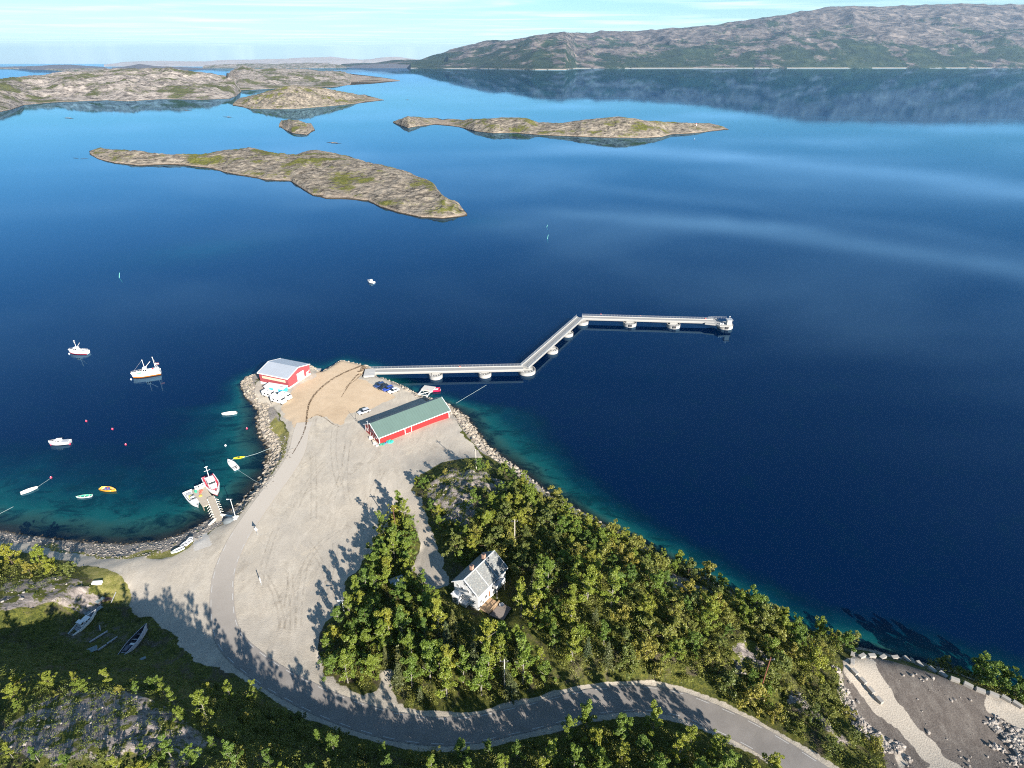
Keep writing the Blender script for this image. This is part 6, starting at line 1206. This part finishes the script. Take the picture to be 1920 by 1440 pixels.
stones('rubble', 'broken pale rubble beside the gravel lot', 5200, (rubble * (rubble > .1) * (fbm(GX / 3, GY / 3, 3, 55) > .45) + .003 * lotm * (1 - pale) * (fbm(GX / 4, GY / 4, 3, 66) > .5)), .05, .5, stonemat('rubble_stone', [(.3, (.1, .09, .08)), (.45, (.22, .195, .17)), (.6, (.36, .32, .28)), (.75, (.5, .45, .4))]), 4)
stones('loose_rock', 'loose rocks on the hillside', 160, veg_ok * rockm * (rockm > .5), .12, .5, stonemat('hill_stone', [(.3, (.12, .11, .1)), (.5, (.28, .25, .22)), (.7, (.48, .43, .38))]))
# tyre tracks and stains pressed into the yard
t = NT('wheel_track'); n = t.noise(1.4, 6, .8); tr = t.n('ShaderNodeBsdfTransparent'); b = t.n('ShaderNodeBsdfDiffuse'); t.set(b.inputs[0], (.10, .065, .04))
m_ = t.n('ShaderNodeMixShader'); mp_ = t.n('ShaderNodeMapRange'); t.set(mp_.inputs[0], n); mp_.inputs[1].default_value = .43; mp_.inputs[2].default_value = .56; mp_.inputs[4].default_value = .85; t.set(m_.inputs[0], mp_.outputs[0]); t.set(m_.inputs[1], tr.outputs[0]); t.set(m_.inputs[2], b.outputs[0]); t.t.links.new(m_.outputs[0], t.out.inputs[0]); TRK = t.m
def track(px, w0, w1):
    c = catmull([G(u, v) for u, v in px], .6); ca = np.array([(p.x, p.y, 0) for p in c]); d = np.gradient(ca[:, :2], axis=0); d /= np.linalg.norm(d, axis=1)[:, None] + 1e-9; nn_ = np.stack([-d[:, 1], d[:, 0]], 1); w = np.linspace(w0, w1, len(ca))[:, None] / 2
    L_, R_ = ca[:, :2] + nn_ * w, ca[:, :2] - nn_ * w; V = np.r_[np.c_[L_, gz(L_[:, 0], L_[:, 1]) + .09], np.c_[R_, gz(R_[:, 0], R_[:, 1]) + .09]]; n = len(ca)
    o = np_mesh('wheel_track', V, [(i, i + 1, n + i + 1, n + i) for i in range(n - 1)], TRK, smooth=False); tag(o, kind='structure')
track([(686, 685), (672, 688), (650, 697), (625, 710), (605, 725), (590, 740), (580, 757), (576, 775), (574, 795), (568, 815), (558, 835), (548, 852)], 1.3, .35)
track([(692, 686), (684, 694), (672, 702), (660, 714), (648, 728)], 2.6, .3); track([(688, 683), (680, 688), (670, 697)], 3.4, 1.2); track([(690, 690), (680, 700), (668, 712), (655, 722), (640, 745)], .5, .25)
track([(604, 782), (596, 778), (588, 780), (582, 786)], .3, .2); track([(636, 800), (625, 796), (612, 786), (600, 778)], .3, .2)
t = NT('faint_track'); n = t.noise(.8, 6, .8); tr = t.n('ShaderNodeBsdfTransparent'); b = t.n('ShaderNodeBsdfDiffuse'); t.set(b.inputs[0], (.24, .2, .155))
m_ = t.n('ShaderNodeMixShader'); mp_ = t.n('ShaderNodeMapRange'); t.set(mp_.inputs[0], n); mp_.inputs[1].default_value = .42; mp_.inputs[2].default_value = .62; mp_.inputs[4].default_value = .2; t.set(m_.inputs[0], mp_.outputs[0]); t.set(m_.inputs[1], tr.outputs[0]); t.set(m_.inputs[2], b.outputs[0]); t.t.links.new(m_.outputs[0], t.out.inputs[0]); TRK = t.m
rt = random.Random(5)
for k in range(26):
    u, v = rt.uniform(480, 700), rt.uniform(900, 1200); a = rt.uniform(1.0, 2.0); cur = rt.uniform(-.12, .12); px = []
    for j in range(7):
        g = gm(gravel, P(u, v, 3).x, P(u, v, 3).y)
        if g < .9 or gm(RD, P(u, v, 3).x, P(u, v, 3).y) < 3.4: break
        px.append((u, v)); u += math.cos(a) * 16; v -= math.sin(a) * 20; a += cur
    if len(px) > 3:
        track(px, .55, .4); track([(x + 10, y) for x, y in px], .55, .4)
for (u, v, w) in ((575, 862, 4), (700, 862, 3), (664, 882, 3.5), (590, 700 + 60, .1), (640, 1000, 1.5), (452, 1068, 3), (522, 1128, 2.5)): track([(u - 10, v + 9), (u, v), (u + 9, v - 10), (u + 14, v - 14)], w * .3, w)
